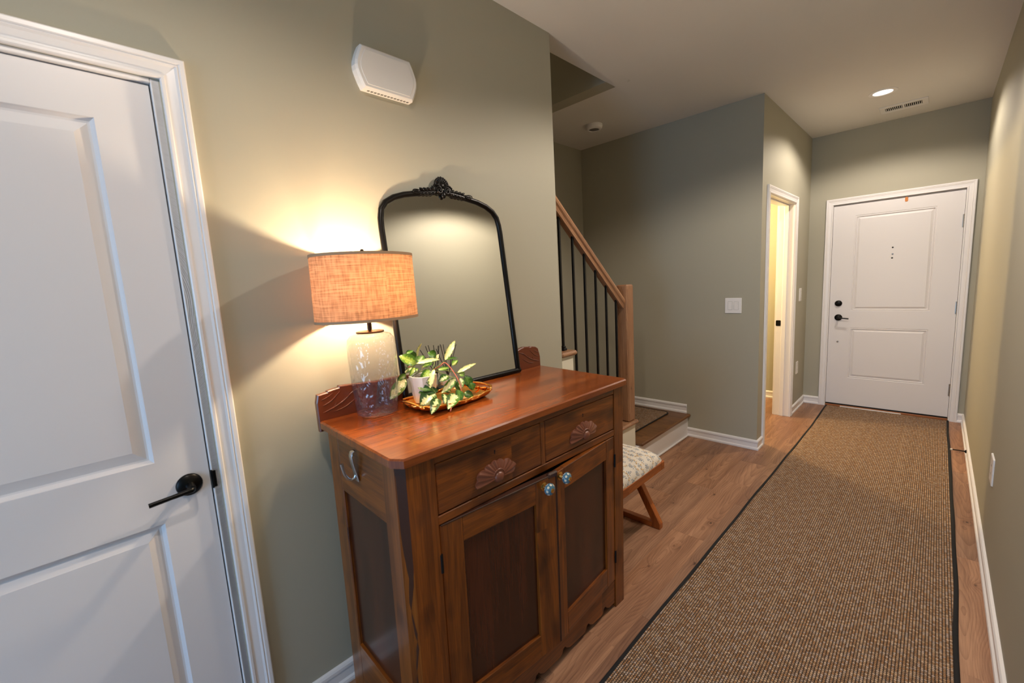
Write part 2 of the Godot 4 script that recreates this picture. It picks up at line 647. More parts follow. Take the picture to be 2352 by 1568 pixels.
	for e in [["cab_wood", a, 0.30, Vector2(0.5, 1.0)], ["cab_panel", b, 0.26, Vector2(0.5, 1.0)], ["cab_top", c, 0.20, Vector2(0.5, 1.1)]]:
		var m := textured(e[0], e[1], Color.WHITE, e[2], e[3])
		m.clearcoat_enabled = true
		m.clearcoat = 0.2
		m.clearcoat_roughness = 0.12
	# cloths
	var wv := weave_images()
	var weave := textured("weave", wv[0], Color(1, 1, 1), 0.85, Vector2(0.304, 0.304))
	weave.heightmap_enabled = true
	weave.heightmap_texture = ImageTexture.create_from_image(wv[1])
	weave.heightmap_scale = 0.25
	var shade := textured("shade_linen", linen_image(Color(0.80, 0.63, 0.48), Color(0.52, 0.37, 0.26), 8), Color.WHITE, 0.9, Vector2(0.5, 1.0))
	shade.cull_mode = BaseMaterial3D.CULL_DISABLED
	shade.backlight_enabled = true
	shade.backlight = Color(0.42, 0.36, 0.30)
	paint("shade_band", Color(0.66, 0.54, 0.42), 0.9)
	textured("print", print_image(), Color.WHITE, 0.85, Vector2(0.26, 0.26))
	var g0 := Color(0.15, 0.30, 0.09)
	var g1 := Color(0.26, 0.43, 0.13)
	var cream := Color(0.90, 0.89, 0.62)
	var kinds := [[cream, g1, 0.85], [Color(0.52, 0.64, 0.26), g1, 0.5], [g1, g0, 0.55], [Color(0.88, 0.89, 0.66), g1, 0.66], [Color(0.82, 0.86, 0.62), g0, 0.40]]
	for i in 5:
		var m := textured("leaf_%d" % i, leaf_image(kinds[i][0], kinds[i][1], kinds[i][2], 60 + i), Color.WHITE, 0.35, Vector2(1, 1))
		m.cull_mode = BaseMaterial3D.CULL_DISABLED
		m.backlight_enabled = true
		m.backlight = Color(0.3, 0.35, 0.2)
	var kim := Image.create(128, 64, false, Image.FORMAT_RGB8)
	kim.fill(Color(0.30, 0.47, 0.56))
	for i in 8:
		petal(kim, Vector2(8 + i * 16, 20), 0.0, 6.0, 9.0, Color(0.84, 0.86, 0.84))
		petal(kim, Vector2(8 + i * 16, 20), 0.0, 2.4, 4.5, Color(0.20, 0.36, 0.46))
		petal(kim, Vector2(i * 16, 42), 0.0, 5.0, 5.0, Color(0.86, 0.84, 0.76))
	textured("painted_china", kim, Color.WHITE, 0.12, Vector2(1, 1))

# ------------------------------------------------------------------ the setting
func wall_of(called: String, boxes: Array, label: String, m := "wall"):
	begin(1)
	for b in boxes: box(b[0], b[1])
	return tag(done(called, M[m]), label, "wall", "", "structure")

func shell():
	wall_of("wall_left", [[Vector3(-WT, 0, ZC), Vector3(0, H, -0.215)], [Vector3(-WT, 2.06, -0.215), Vector3(0, H, 0.572)], [Vector3(-WT, 0, 0.572), Vector3(0, H, ZB)], [Vector3(-WT, H, -2.77), Vector3(-0.002, 5.2, 1.0)]], "sage beige wall behind the sideboard and the mirror")
	wall_of("wall_right", [[Vector3(XR, 0, ZE - 0.12), Vector3(XR + 0.12, H, ZB + 0.12)]], "sage beige wall along the right side of the runner")
	wall_of("wall_end", [[Vector3(-1.12, 0, ZE - 0.12), Vector3(0.7316, H, ZE)], [Vector3(0.7316, 2.058, ZE - 0.12), Vector3(1.6616, H, ZE)], [Vector3(1.6616, 0, ZE - 0.12), Vector3(XR + 0.12, H, ZE)]], "sage wall around the white front door")
	wall_of("wall_powder_room", [[Vector3(XP - WT, 0, -3.935), Vector3(XP, H, ZG - WT)], [Vector3(XP - WT, 2.075, -4.834), Vector3(XP, H, -3.935)], [Vector3(XP - WT, 0, ZE), Vector3(XP, H, -4.834)]], "beige wall with the lit powder room doorway")
	wall_of("wall_stair_end", [[Vector3(XS - 0.12, 0, ZG - WT), Vector3(XP, H, ZG)]], "grey green wall facing the hall beside the stair landing")
	wall_of("wall_stairwell", [[Vector3(XS - 0.12, 0, ZG), Vector3(XS, 5.2, 1.0)], [Vector3(XS - 0.12, 0, 1.0), Vector3(-WT, 5.2, 1.12)], [Vector3(XS - 0.12, H, -2.77), Vector3(-WT, 5.2, -2.65)]], "dim olive wall on the far side of the stairs")
	wall_of("wall_powder_inner", [[Vector3(-1.12, 0, ZE), Vector3(-1.0, H, ZG - WT)]], "far wall inside the powder room")
	wall_of("wall_behind", [[Vector3(-WT, 0, ZB), Vector3(0.55, H, ZB + 0.12)], [Vector3(0.55, 0, ZB), Vector3(1.65, 0.15, ZB + 0.12)], [Vector3(0.55, 2.15, ZB), Vector3(1.65, H, ZB + 0.12)], [Vector3(1.65, 0, ZB), Vector3(XR + 0.12, H, ZB + 0.12)]], "wall with the tall window at the hall's other end")
	begin(0)
	box(Vector3(-1.3, H, ZE - 0.12), Vector3(XR + 0.12, H + 0.1, -2.77))
	box(Vector3(-WT - 0.001, H, -2.77), Vector3(XR + 0.12, H + 0.1, -2.649))
	box(Vector3(-WT - 0.001, H - 0.0005, -2.649), Vector3(XR + 0.12, H + 0.1, ZB + 0.12))
	box(Vector3(XS - 0.12, 5.2, -2.77), Vector3(0, 5.3, 1.12))
	tag(done("ceiling", M.ceiling), "white ceiling with the opening above the stairs", "ceiling", "", "structure")
	var w := thing("window_1", "tall window closing the hall behind the camera", "window", Vector3.ZERO, Basis(), "", "structure")
	begin(1)
	for b in [[0.55, 0.15, 0.61, 2.15], [1.59, 0.15, 1.65, 2.15], [0.61, 0.15, 1.59, 0.23], [0.61, 2.08, 1.59, 2.15], [1.08, 0.23, 1.12, 2.08]]:
		box(Vector3(b[0], b[1], ZB + 0.02), Vector3(b[2], b[3], ZB + 0.08), 0.004)
	done("window_frame", M.trim, w)
	begin(1)
	box(Vector3(0.60, 0.22, ZB + 0.045), Vector3(1.60, 2.09, ZB + 0.050))
	done("pane", M.pane, w)

func floors():
	var f := thing("floor", "brown oak plank floor running along the hall", "floor", Vector3.ZERO, Basis(), "", "structure")
	begin(2)
	box(Vector3(-1.3, -0.12, ZE - 0.12), Vector3(XR + 0.12, -0.012, ZB + 0.12))
	done("subfloor", M.dark_gap, f)
	var fixed := {3: -2.25, 4: -2.763, 1: -2.63, 2: -2.87, 9: -2.906}
	for k in range(-6, 11):
		var x0 := -0.031 + 0.178 * k
		var x1 := minf(x0 + 0.178, XR + 0.01)
		if k == 9: x1 = XR + 0.01
		if k == 10: continue
		var z_from := ZE - 0.03
		var z_to := ZB + 0.02 if k >= 0 else ZG - 0.06
		var first: float = fixed[k] if fixed.has(k) else rng.randf_range(-3.6, -2.4)
		while first > z_from: first -= 1.22
		var z := first
		while z < z_to:
			var a := maxf(z, z_from)
			var b := minf(z + 1.22, z_to)
			if b - a > 0.02:
				begin(2)
				var board := rng.randi() % 4
				uo = Vector2(0.178 * board - x0, rng.randf() * 1.2)
				box(Vector3(x0, -0.012, a), Vector3(x1, 0, b), 0.0008)
				done("plank", M["floor_oak_%d" % (rng.randi() % 5)], f)
			z += 1.22

const CASE := [Vector2(0, 0), Vector2(0, 0.010), Vector2(0.003, 0.0125), Vector2(0.009, 0.0125), Vector2(0.012, 0.0095), Vector2(0.016, 0.0095), Vector2(0.034, 0.012), Vector2(0.040, 0.0155), Vector2(0.043, 0.0135), Vector2(0.047, 0.0165), Vector2(0.056, 0.0165), Vector2(0.0589, 0.014), Vector2(0.0589, 0)]

func side_basis() -> Basis:   # local x runs away from the camera along a wall that faces +x
	return Basis(Vector3(0, 0, -1), Vector3(0, 1, 0), Vector3(1, 0, 0))

func trims():
	var t := thing("trim_1", "white moulded casing round the closet door at left", "door casing", Vector3.ZERO, side_basis(), "", "structure")
	begin(1)
	casing(-0.5725, 0.2326, 2.0615, CASE)
	done("casing", M.trim, t)
	begin(1)   # jamb
	box(Vector3(0.2115, 0, -0.10), Vector3(0.2315, 2.06, 0.0), 0.002)
	box(Vector3(-0.5715, 0, -0.10), Vector3(-0.5585, 2.06, 0.0), 0.002)
	box(Vector3(-0.5585, 2.0475, -0.10), Vector3(0.2115, 2.0605, 0.0), 0.002)
	done("jamb", M.trim, t)
	begin(1)
	box(Vector3(0.2085, 0.905, -0.004), Vector3(0.2145, 0.962, 0.0045), 0.002)
	box(Vector3(0.2115, 0.908, 0.0), Vector3(0.222, 0.959, 0.0025), 0.001)
	done("strike_plate", M.black_metal, t)
	t = thing("trim_2", "white moulded casing round the front door", "door casing", Vector3(0, 0, ZE), Basis(), "", "structure")
	begin(1)
	casing(0.7396 - 0.002, 0.7396 + 0.914 + 0.002, 2.0625, CASE)
	done("casing", M.trim, t)
	begin(1)
	box(Vector3(0.716, 0, -0.118), Vector3(0.7335, 2.06, 0.0), 0.002)
	box(Vector3(1.660, 0, -0.118), Vector3(1.677, 2.06, 0.0), 0.002)
	box(Vector3(0.7335, 2.0545, -0.118), Vector3(1.660, 2.07, 0.0), 0.002)
	done("jamb", M.trim, t)
	begin(1)
	box(Vector3(0.730, 0.905, -0.003), Vector3(0.7372, 0.965, 0.011), 0.002)
	done("strike_plate", M.black_metal, t)
	t = thing("trim_3", "white moulded casing and jamb of the powder room doorway", "door casing", Vector3(XP, 0, 0), side_basis(), "", "structure")
	begin(1)
	casing(3.941, 4.824, 2.063, CASE)
	done("casing", M.trim, t)
	begin(1)
	for a in [[3.932, 3.946], [4.819, 4.836]]:
		box(Vector3(a[0], 0, -0.132), Vector3(a[1], 2.06, 0.0), 0.002)
	box(Vector3(3.932, 2.058, -0.132), Vector3(4.836, 2.074, 0.0), 0.002)
	done("jamb", M.trim, t)
	begin(1)
	box(Vector3(3.946, 0, -0.084), Vector3(3.957, 2.058, -0.048), 0.003)
	box(Vector3(4.808, 0, -0.084), Vector3(4.819, 2.058, -0.048), 0.003)
	box(Vector3(3.957, 2.047, -0.084), Vector3(4.808, 2.058, -0.048), 0.003)
	done("door_stop_strip", M.trim, t)
	begin(1, Transform3D(Basis(Vector3(0, 0, 1), Vector3(0, 1, 0), Vector3(-1, 0, 0)), Vector3(4.819, 0.936, -0.112)))
	prism(rounded(0.021, 0.028, 0.008), 0.0, 0.0022, 0.0008)
	box(Vector3(-0.002, -0.014, 0.001), Vector3(0.012, 0.014, 0.0028), 0.0005)
	done("strike_plate", M.black_metal, t)
	begin(1, Transform3D(side_basis(), Vector3(0, 0, -0.134)))   # casing on the room side
	done_inner_casing(t)
	# baseboards
	var sk := [["baseboard_right", Vector3(XR, 0, ZB), Vector3(XR, 0, ZE), Vector3.LEFT, 0.0, -1.0, "white baseboard along the right wall by the runner"],
		["baseboard_end", Vector3(1.7128, 0, ZE), Vector3(XR, 0, ZE), Vector3.BACK, 0.0, -1.0, "short white baseboard between front door casing and right wall"],
		["baseboard_end", Vector3(XP, 0, ZE), Vector3(0.6785, 0, ZE), Vector3.BACK, 1.0, 0.0, "white baseboard left of the front door casing"],
		["baseboard_powder", Vector3(XP, 0, -4.883), Vector3(XP, 0, ZE), Vector3.RIGHT, 0.0, -1.0, "white baseboard under the outlet beside the powder room doorway"],
		["baseboard_powder", Vector3(XP, 0, ZG), Vector3(XP, 0, -3.8825), Vector3.RIGHT, -1.0, 0.0, "short white baseboard return at the corner by the powder room"],
		["baseboard_stair", Vector3(-0.028, 0, ZG), Vector3(XP, 0, ZG), Vector3.BACK, 0.0, 1.0, "white baseboard on the floor below the double switch"],
		["baseboard_landing", Vector3(XS, 0.21, ZG), Vector3(-0.036, 0.21, ZG), Vector3.BACK, 0.0, 0.0, "white baseboard standing on the stair landing"],
		["baseboard_left", Vector3(0, 0, -0.2916), Vector3(0, 0, ZC), Vector3.RIGHT, 0.0, 1.0, "white baseboard behind the wooden sideboard"],
		["baseboard_behind", Vector3(0, 0, ZB), Vector3(0, 0, 0.6316), Vector3.RIGHT, 0.0, 0.0, "white baseboard beyond the closet door"],
		["baseboard_inner", Vector3(-1.0, 0, ZE), Vector3(XP - WT, 0, ZE), Vector3.BACK, 0.0, 0.0, "white baseboard inside the powder room"]]
	for s in sk:
		begin(2)
		skirt(s[1], s[2], s[3], s[4], s[5])
		tag(done(s[0], M.trim), s[6], "baseboard", "", "structure")

func done_inner_casing(t: Node):
	begin(1)
	for a in [[3.875, 3.941], [4.824, 4.883]]:
		box(Vector3(a[0], 0, -0.146), Vector3(a[1], 2.12, -0.132), 0.002)
	box(Vector3(3.941, 2.063, -0.146), Vector3(4.824, 2.12, -0.132), 0.002)
	done("inner_casing", M.trim, t)

func rounded(hx: float, hy: float, r: float, n := 5) -> PackedVector2Array:
	var p := PackedVector2Array()
	for c in [[hx - r, hy - r, 0.0], [-hx + r, hy - r, PI / 2], [-hx + r, -hy + r, PI], [hx - r, -hy + r, PI * 1.5]]:
		for i in n + 1:
			var a: float = c[2] + PI / 2 * i / n
			p.append(Vector2(c[0] + cos(a) * r, c[1] + sin(a) * r))
	return p

# slab of a two-panel door, front at z = 0; panels share their x range
func slab(x0: float, x1: float, y0: float, y1: float, th: float, px0: float, px1: float, pys: Array, prof: Array):
	var V := func(x, y): return Vector3(x, y, 0)
	quad(V.call(x0, y0), V.call(px0, y0), V.call(px0, y1), V.call(x0, y1))
	quad(V.call(px1, y0), V.call(x1, y0), V.call(x1, y1), V.call(px1, y1))
	var y := y0
	for p in pys:
		quad(V.call(px0, y), V.call(px1, y), V.call(px1, p[0]), V.call(px0, p[0]))
		y = p[1]
	quad(V.call(px0, y), V.call(px1, y), V.call(px1, y1), V.call(px0, y1))
	for p in pys: rings(px0, p[0], px1, p[1], prof)
	var b := Vector3(0, 0, -th)
	var c := [Vector3(x0, y0, 0), Vector3(x1, y0, 0), Vector3(x1, y1, 0), Vector3(x0, y1, 0)]
	for i in 4: quad(c[(i + 1) % 4], c[i], c[i] + b, c[(i + 1) % 4] + b)
	quad(c[1] + b, c[0] + b, c[3] + b, c[2] + b)

func lever_set(parent: Node, at: Vector3, dir: float, length: float):
	var hd := Node3D.new()
	hd.name = "door_handle"
	hd.position = at
	parent.add_child(hd, true)
	var face := Transform3D(Basis(Vector3(1, 0, 0), Vector3(0, 0, 1), Vector3(0, -1, 0)), Vector3.ZERO)
	begin(1)
	lathe([Vector2(0.0325, 0), Vector2(0.0325, 0.003), Vector2(0.029, 0.0075), Vector2(0.018, 0.011), Vector2(0.011, 0.014), Vector2(0.010, 0.05), Vector2(0.0001, 0.05)], 28, face)
	done("rosette", M.black_metal, hd)
	begin(1)
	var z := 0.054
	tube([Vector3(0, 0, 0.040), Vector3(0, 0, 0.048), Vector3(0.004 * dir, -0.0003, z - 0.001), Vector3(0.012 * dir, -0.001, z), Vector3(length * 0.5 * dir, -0.004, z), Vector3(length * dir, -0.008, z)], [0.0095, 0.0095, 0.0085, 0.0070, 0.0062, 0.0066], 12)
	done("lever", M.black_metal, hd)

func near_door():
	var d := thing("door_1", "white two panel closet door with black lever at left", "door", Vector3(-0.010, 0, 0), side_basis(), "", "structure")
	begin(1)
	slab(-0.555, 0.208, 0.012, 2.044, 0.035, -0.435, 0.089, [[0.24, 0.8425], [1.0235, 1.9375]], [[0.0, 0.0], [0.003, -0.0045], [0.009, -0.0105], [0.014, -0.0115], [0.040, -0.004], [0.041, -0.0035]])
	done("slab", M.door, d)
	lever_set(d, Vector3(0.157, 0.9343, 0), -1.0, 0.098)

func front_door():
	var d := thing("door_2", "white two panel front door with black lever and deadbolt", "door", Vector3(0.7396, 0, ZE - 0.002), Basis(), "", "structure")
	begin(1)
	slab(0, 0.914, 0.036, 2.049, 0.044, 0.174, 0.745, [[0.319, 0.8365], [1.0085, 1.9405]], [[0.0, 0.0], [0.003, -0.003], [0.006, -0.0035], [0.009, -0.001], [0.013, -0.001], [0.016, -0.009], [0.020, -0.0095], [0.037, -0.0015], [0.038, -0.0012]])
	done("slab", M.door, d)
	lever_set(d, Vector3(0.0765, 0.939, 0), 1.0, 0.09)
	var face := Transform3D(Basis(Vector3(1, 0, 0), Vector3(0, 0, 1), Vector3(0, -1, 0)), Vector3.ZERO)
	begin(1)
	lathe([Vector2(0.031, 0), Vector2(0.031, 0.004), Vector2(0.027, 0.012), Vector2(0.022, 0.016), Vector2(0.0001, 0.0165)], 26, face.translated(Vector3(0.0725, 1.0827, 0)))
	box(Vector3(0.0565, 1.0785, 0.015), Vector3(0.0885, 1.087, 0.026), 0.003)
	done("deadbolt", M.black_metal, d)
	begin(1)
	lathe([Vector2(0.0085, 0), Vector2(0.008, 0.004), Vector2(0.0001, 0.0055)], 14, face.translated(Vector3(0.080, 0.6895, 0)))
	done("screw_cap", M.nickel, d)
	for y in [1.6071, 1.5095]:
		begin(1)
		lathe([Vector2(0.0072, 0), Vector2(0.0066, 0.002), Vector2(0.0001, 0.003)], 12, face.translated(Vector3(0.4625, y, -0.0012)))
		done("bolt_head", M.iron, d)
	begin(1)
	lathe([Vector2(0.0078, 0), Vector2(0.0075, 0.003), Vector2(0.0045, 0.0036), Vector2(0.0040, 0.0015), Vector2(0.0001, 0.002)], 16, face.translated(Vector3(0.4635, 1.5461, -0.0012)))
	done("peephole", M.silver, d)
	begin(1, Transform3D(Basis(), Vector3(0.537, 2.033, 0)))
	prism(rounded(0.0105, 0.021, 0.0095), 0.0, 0.005, 0.001)
	done("door_pad", M.felt, d)
	for y in [1.79, 1.038, 0.290]:
		begin(1)
		for k in 5:
			tube([Vector3(0.9165, y - 0.057 + k * 0.0232, 0.006), Vector3(0.9165, y - 0.057 + k * 0.0232 + 0.0205, 0.006)], 0.0068, 10, false, 1.0, Vector3.RIGHT)
		box(Vector3(0.905, y - 0.055, -0.002), Vector3(0.916, y + 0.055, 0.003))
		done("hinge", M.nickel, d)
	begin(0)
	box(Vector3(0.004, 0.022, -0.04), Vector3(0.910, 0.036, 0.002), 0.003)
	done("door_sweep", M.binding, d)
	begin(0)
	box(Vector3(-0.002, 0.0, -0.06), Vector3(0.916, 0.0215, 0.004), 0.004)
	done("threshold", M.saddle, d)
	begin(0)
	box(Vector3(0.125, 0.0, 0.0045), Vector3(0.60, 0.013, 0.010), 0.003)
	done("sealant_strip", M.plastic, d)
	begin(1)   # dark core behind the gaps round the slab
	box(Vector3(-0.012, 0.0, -0.10), Vector3(0.926, 2.062, -0.05))
	done("weather_board", M.dark_gap, d)

func powder_room():
	var l := OmniLight3D.new()
	l.name = "vanity_lamp_light"
	l.position = Vector3(-0.35, 2.0, -4.55)
	l.light_color = Color(1.0, 0.86, 0.62)
	l.light_energy = 2.6
	l.light_size = 0.05
	l.omni_range = 9.0
	l.omni_attenuation = 2.0
	l.shadow_enabled = true
	add_child(l)
	var b := thing("vanity_lamp", "warm globe lamp inside the powder room", "lamp", Vector3(-0.35, 2.0, -4.55))
	begin(1)
	blob(Vector3.ZERO, Vector3(0.055, 0.055, 0.055), 16, 10)
	var g := paint("globe", Color(1, 0.95, 0.85), 0.4)
	g.emission_enabled = true
	g.emission = Color(1.0, 0.86, 0.62)
	g.emission_energy_multiplier = 3.0
	done("globe", g, b)
	begin(1)
	tube([Vector3(0, 0.05, 0), Vector3(0, 0.75, 0)], 0.006, 8)
	done("rod", M.nickel, b)

# ------------------------------------------------------------------ stairs
func stairs():
	var s := thing("staircase", "oak stairs with white risers climbing behind the left wall", "stairs", Vector3.ZERO, Basis(), "", "structure")
	var rise := 0.21
	begin(0)
	box(Vector3(XS, rise - 0.026, -2.86), Vector3(-0.003, rise, ZG), 0.006)
	done("landing", M.tread_oak, s)
	begin(0)
	box(Vector3(XS, 0, -2.80), Vector3(-0.028, rise - 0.026, ZG))
	box(Vector3(-0.028, 0, -2.80), Vector3(-0.014, 0.019, ZG + 0.0), 0.006)
	done("riser", M.trim, s)
	var side := PackedVector2Array()   # (z, y), a closed string under the treads
	side.append(Vector2(ZC + 0.1, 0.0))
	side.append(Vector2(-2.775, 0.0))
	for n in range(2, 6):
		var z := -2.07 - (5 - n) * 0.243 + 0.024
		side.append(Vector2(z, rise * (n - 1) if n > 2 else 0.19))
		side.append(Vector2(z, rise * n - 0.028))
		if n < 5: side.append(Vector2(z + 0.243, rise * n - 0.028))
	side.append(Vector2(ZC + 0.1, rise * 5 - 0.028))
	begin(0, Transform3D(Basis(Vector3(0, 0, 1), Vector3(0, 1, 0), Vector3(-1, 0, 0)), Vector3(-0.1, 0, 0)))
	prism(side, -0.085, 0.0)
	done("stringer", M.stair_paint, s)
	for n in range(2, 13):
		var z := -2.07 - (5 - n) * 0.243
		var xr := 0.006 if n <= 5 else -WT - 0.001
		begin(0)
		box(Vector3(XS, rise * n - 0.028, z), Vector3(xr, rise * n, z + 0.272 if n <= 4 else (ZC - 0.002 if n == 5 else z + 0.272)), 0.010)
		done("tread", M.rail_oak, s)
		begin(0)
		box(Vector3(XS, rise * (n - 1), z + 0.024), Vector3(-0.1 if n <= 5 else -WT - 0.001, rise * n - 0.028, z + 0.044))
		done("riser", M.trim, s)
	var ul := thing("upstairs_light", "small round ceiling light high above the stairs", "ceiling light", Vector3(-0.6, 5.2, -1.2))
	begin(1, Transform3D(Basis(Vector3.RIGHT, Vector3(0, -1, 0), Vector3(0, 0, -1)), Vector3.ZERO))
	lathe([Vector2(0.10, 0), Vector2(0.10, 0.02), Vector2(0.07, 0.05), Vector2(0.0001, 0.06)], 24)
	var um := paint("upstairs_glass", Color(1, 1, 1), 0.5)
	um.emission_enabled = true
	um.emission = Color(1.0, 0.9, 0.75)
	um.emission_energy_multiplier = 1.5
	done("dome", um, ul)
	var uo2 := OmniLight3D.new()
	uo2.name = "upstairs_lamp_light"
	uo2.position = Vector3(-0.6, 5.0, -1.2)
	uo2.light_color = Color(1.0, 0.88, 0.72)
	uo2.light_energy = 0.22
	uo2.light_size = 0.08
	uo2.omni_range = 8.0
	uo2.omni_attenuation = 2.0
	uo2.shadow_enabled = true
	add_child(uo2)
	# balustrade
	var r := thing("stair_railing", "oak handrail and newel post with black iron balusters", "railing", Vector3(-0.06, 0, 0))
	begin(1)
	box(Vector3(-0.045, 0.42, -2.783), Vector3(0.045, 1.415, -2.692), 0.009)
	done("newel_post", M.rail_oak, r)
	var a := Vector3(0, 1.33 - 0.043, -2.692)
	var b := Vector3(0, 1.33 - 0.043 + 1.45 * 0.862, -2.692 + 1.45)
	var d := (b - a).normalized()
	var up := Vector3.RIGHT.cross(d).normalized()
	if up.y < 0: up = -up
	begin(2, Transform3D(Basis(Vector3.RIGHT, up, Vector3.RIGHT.cross(up)), a))
	var rp := PackedVector2Array([Vector2(-0.019, -0.032), Vector2(0.019, -0.032), Vector2(0.021, -0.012), Vector2(0.030, -0.004), Vector2(0.031, 0.010), Vector2(0.026, 0.022), Vector2(0.014, 0.030), Vector2(-0.014, 0.030), Vector2(-0.026, 0.022), Vector2(-0.031, 0.010), Vector2(-0.030, -0.004), Vector2(-0.021, -0.012)])
	var len := 1.9
	prism(rp, -0.02, len)
	done("handrail", M.rail_oak, r)
	var bal := [[-2.0139, 5], [-2.1392, 4], [-2.2559, 4], [-2.3761, 3], [-2.4953, 3], [-2.6178, 2]]
	for e in bal:
		var z: float = e[0]
		var y0: float = rise * e[1]
		var y1: float = 1.33 + (z + 2.692) * 0.862 - 0.075
		begin(1)
		box(Vector3(-0.0068, y0, z - 0.0068), Vector3(0.0068, y1, z + 0.0068), 0.0015)
		var o := done("baluster", M.iron, r)
		begin(1)
		box(Vector3(-0.0165, y0, z - 0.0165), Vector3(0.0165, y0 + 0.014, z + 0.0165), 0.003)
		box(Vector3(-0.0115, y0 + 0.014, z - 0.0115), Vector3(0.0115, y0 + 0.028, z + 0.0115), 0.003)
		done("baluster_shoe", M.iron, o)
	# mat on the landing
	var m := thing("landing_mat", "small brown woven mat with black edge on the landing", "mat", Vector3(-0.165, 0.21, -3.68))
	var shape := PackedVector2Array()
	for c in [[-0.05, -0.05, 0.0], [-0.75, -0.05, PI / 2], [-0.75, -0.73, PI], [-0.05, -0.73, PI * 1.5]]:
		for i in 6:
			var t: float = c[2] + PI / 2 * i / 5
			shape.append(Vector2(c[0] + 0.05 * cos(t), c[1] + 0.05 * sin(t)))
	begin(1, Transform3D(Basis(Vector3(1, 0, 0), Vector3(0, 0, -1), Vector3(0, 1, 0)), Vector3.ZERO))
	prism(shape, 0.0, 0.007, 0.002)
	done("weave", M.weave, m)
	begin(1)
	var edge := []
	for q in shape: edge.append(Vector3(q.x, 0.005, -q.y))
	tube(edge, 0.0055, 8, true)
	done("binding", M.binding, m)

# ------------------------------------------------------------------ fittings
func ceiling_fittings():
	var lens := paint("light_lens", Color(1, 1, 1), 0.5)
	lens.emission_enabled = true
	lens.emission = Color(1.0, 0.97, 0.94)
	lens.emission_energy_multiplier = 4.0
	var spots := [[-4.52, "round recessed ceiling light before the front door", 2.2], [-2.30, "round recessed ceiling light over the middle of the hall", 3.3], [-0.10, "round recessed ceiling light over the closet door end", 1.5]]
	for e in spots:
		var t := thing("recessed_light", e[1], "ceiling light", Vector3(1.1437, H, e[0]))
		begin(1, Transform3D(Basis(Vector3.RIGHT, Vector3(0, -1, 0), Vector3(0, 0, -1)), Vector3.ZERO))
		lathe([Vector2(0.088, 0), Vector2(0.086, 0.004), Vector2(0.070, 0.007), Vector2(0.061, 0.005), Vector2(0.059, 0.001)], 40)
		done("trim_ring", M.plastic, t)
		begin(1, Transform3D(Basis(Vector3.RIGHT, Vector3(0, -1, 0), Vector3(0, 0, -1)), Vector3.ZERO))
		lathe([Vector2(0.060, 0.0012), Vector2(0.03, 0.002), Vector2(0.0001, 0.0022)], 32)
		done("lens", lens, t)
		var l := SpotLight3D.new()
		l.name = "downlight"
		l.position = Vector3(1.1437, H - 0.012, e[0])
		l.rotation = Vector3(-PI / 2, 0, 0)
		l.spot_angle = 76.0
		l.spot_angle_attenuation = 0.35
		l.spot_attenuation = 2.0
		l.spot_range = 12.0
		l.light_size = 0.05
		l.light_color = Color(1.0, 0.94, 0.88)
		l.light_energy = e[2]
		l.shadow_enabled = true
		add_child(l, true)
	# supply vent
	var v := thing("ceiling_vent", "white slotted air vent in the ceiling by the front door", "vent", Vector3(1.2375, H, -5.045))
	begin(0)
	for b in [[-0.15, -0.10, 0.15, -0.052], [-0.15, 0.052, 0.15, 0.10], [-0.15, -0.052, -0.113, 0.052], [0.113, -0.052, 0.15, 0.052], [-0.007, -0.052, 0.007, 0.052]]:
		box(Vector3(b[0], -0.007, b[1]), Vector3(b[2], 0, b[3]), 0.002)
	done("frame", M.plastic, v)
	begin(0)
	box(Vector3(-0.114, -0.0008, -0.053), Vector3(0.114, 0, 0.053))
	done("backing", M.dark_gap, v)
	for h2 in [-0.113, 0.007]:
		for k in 9:
			begin(2)
			var x: float = h2 + 0.106 * (k + 0.5) / 9.0
			tri_slat(x)
			done("slat", M.plastic, v)
	# smoke detector
	var s := thing("smoke_detector", "round white smoke detector on the ceiling above the landing", "smoke detector", Vector3(-0.622, H, -3.263))
	begin(1, Transform3D(Basis(Vector3.RIGHT, Vector3(0, -1, 0), Vector3(0, 0, -1)), Vector3.ZERO))
	lathe([Vector2(0.070, 0), Vector2(0.070, 0.012), Vector2(0.066, 0.030), Vector2(0.056, 0.038), Vector2(0.044, 0.040), Vector2(0.042, 0.034)], 36)
	done("housing", M.plastic, s)
	begin(1, Transform3D(Basis(Vector3.RIGHT, Vector3(0, -1, 0), Vector3(0, 0, -1)), Vector3.ZERO))
	lathe([Vector2(0.043, 0.034), Vector2(0.036, 0.037), Vector2(0.0001, 0.0375)], 32)
	done("test_button", M.plastic_gap, s)

func tri_slat(x: float):
	var w := 0.0019
	quad(Vector3(x - w, -0.0065, -0.052), Vector3(x + w, -0.0065, -0.052), Vector3(x + w, -0.0065, 0.052), Vector3(x - w, -0.0065, 0.052))
	quad(Vector3(x - w, -0.001, 0.052), Vector3(x - w, -0.001, -0.052), Vector3(x - w, -0.0065, -0.052), Vector3(x - w, -0.0065, 0.052))
	quad(Vector3(x + w, -0.001, -0.052), Vector3(x + w, -0.001, 0.052), Vector3(x + w, -0.0065, 0.052), Vector3(x + w, -0.0065, -0.052))

func plate(parent: Node, hx: float, hy: float):
	begin(1)
	prism(rounded(hx, hy, 0.004, 3), 0.0, 0.006, 0.0025)
	done("face_plate", M.plastic, parent)

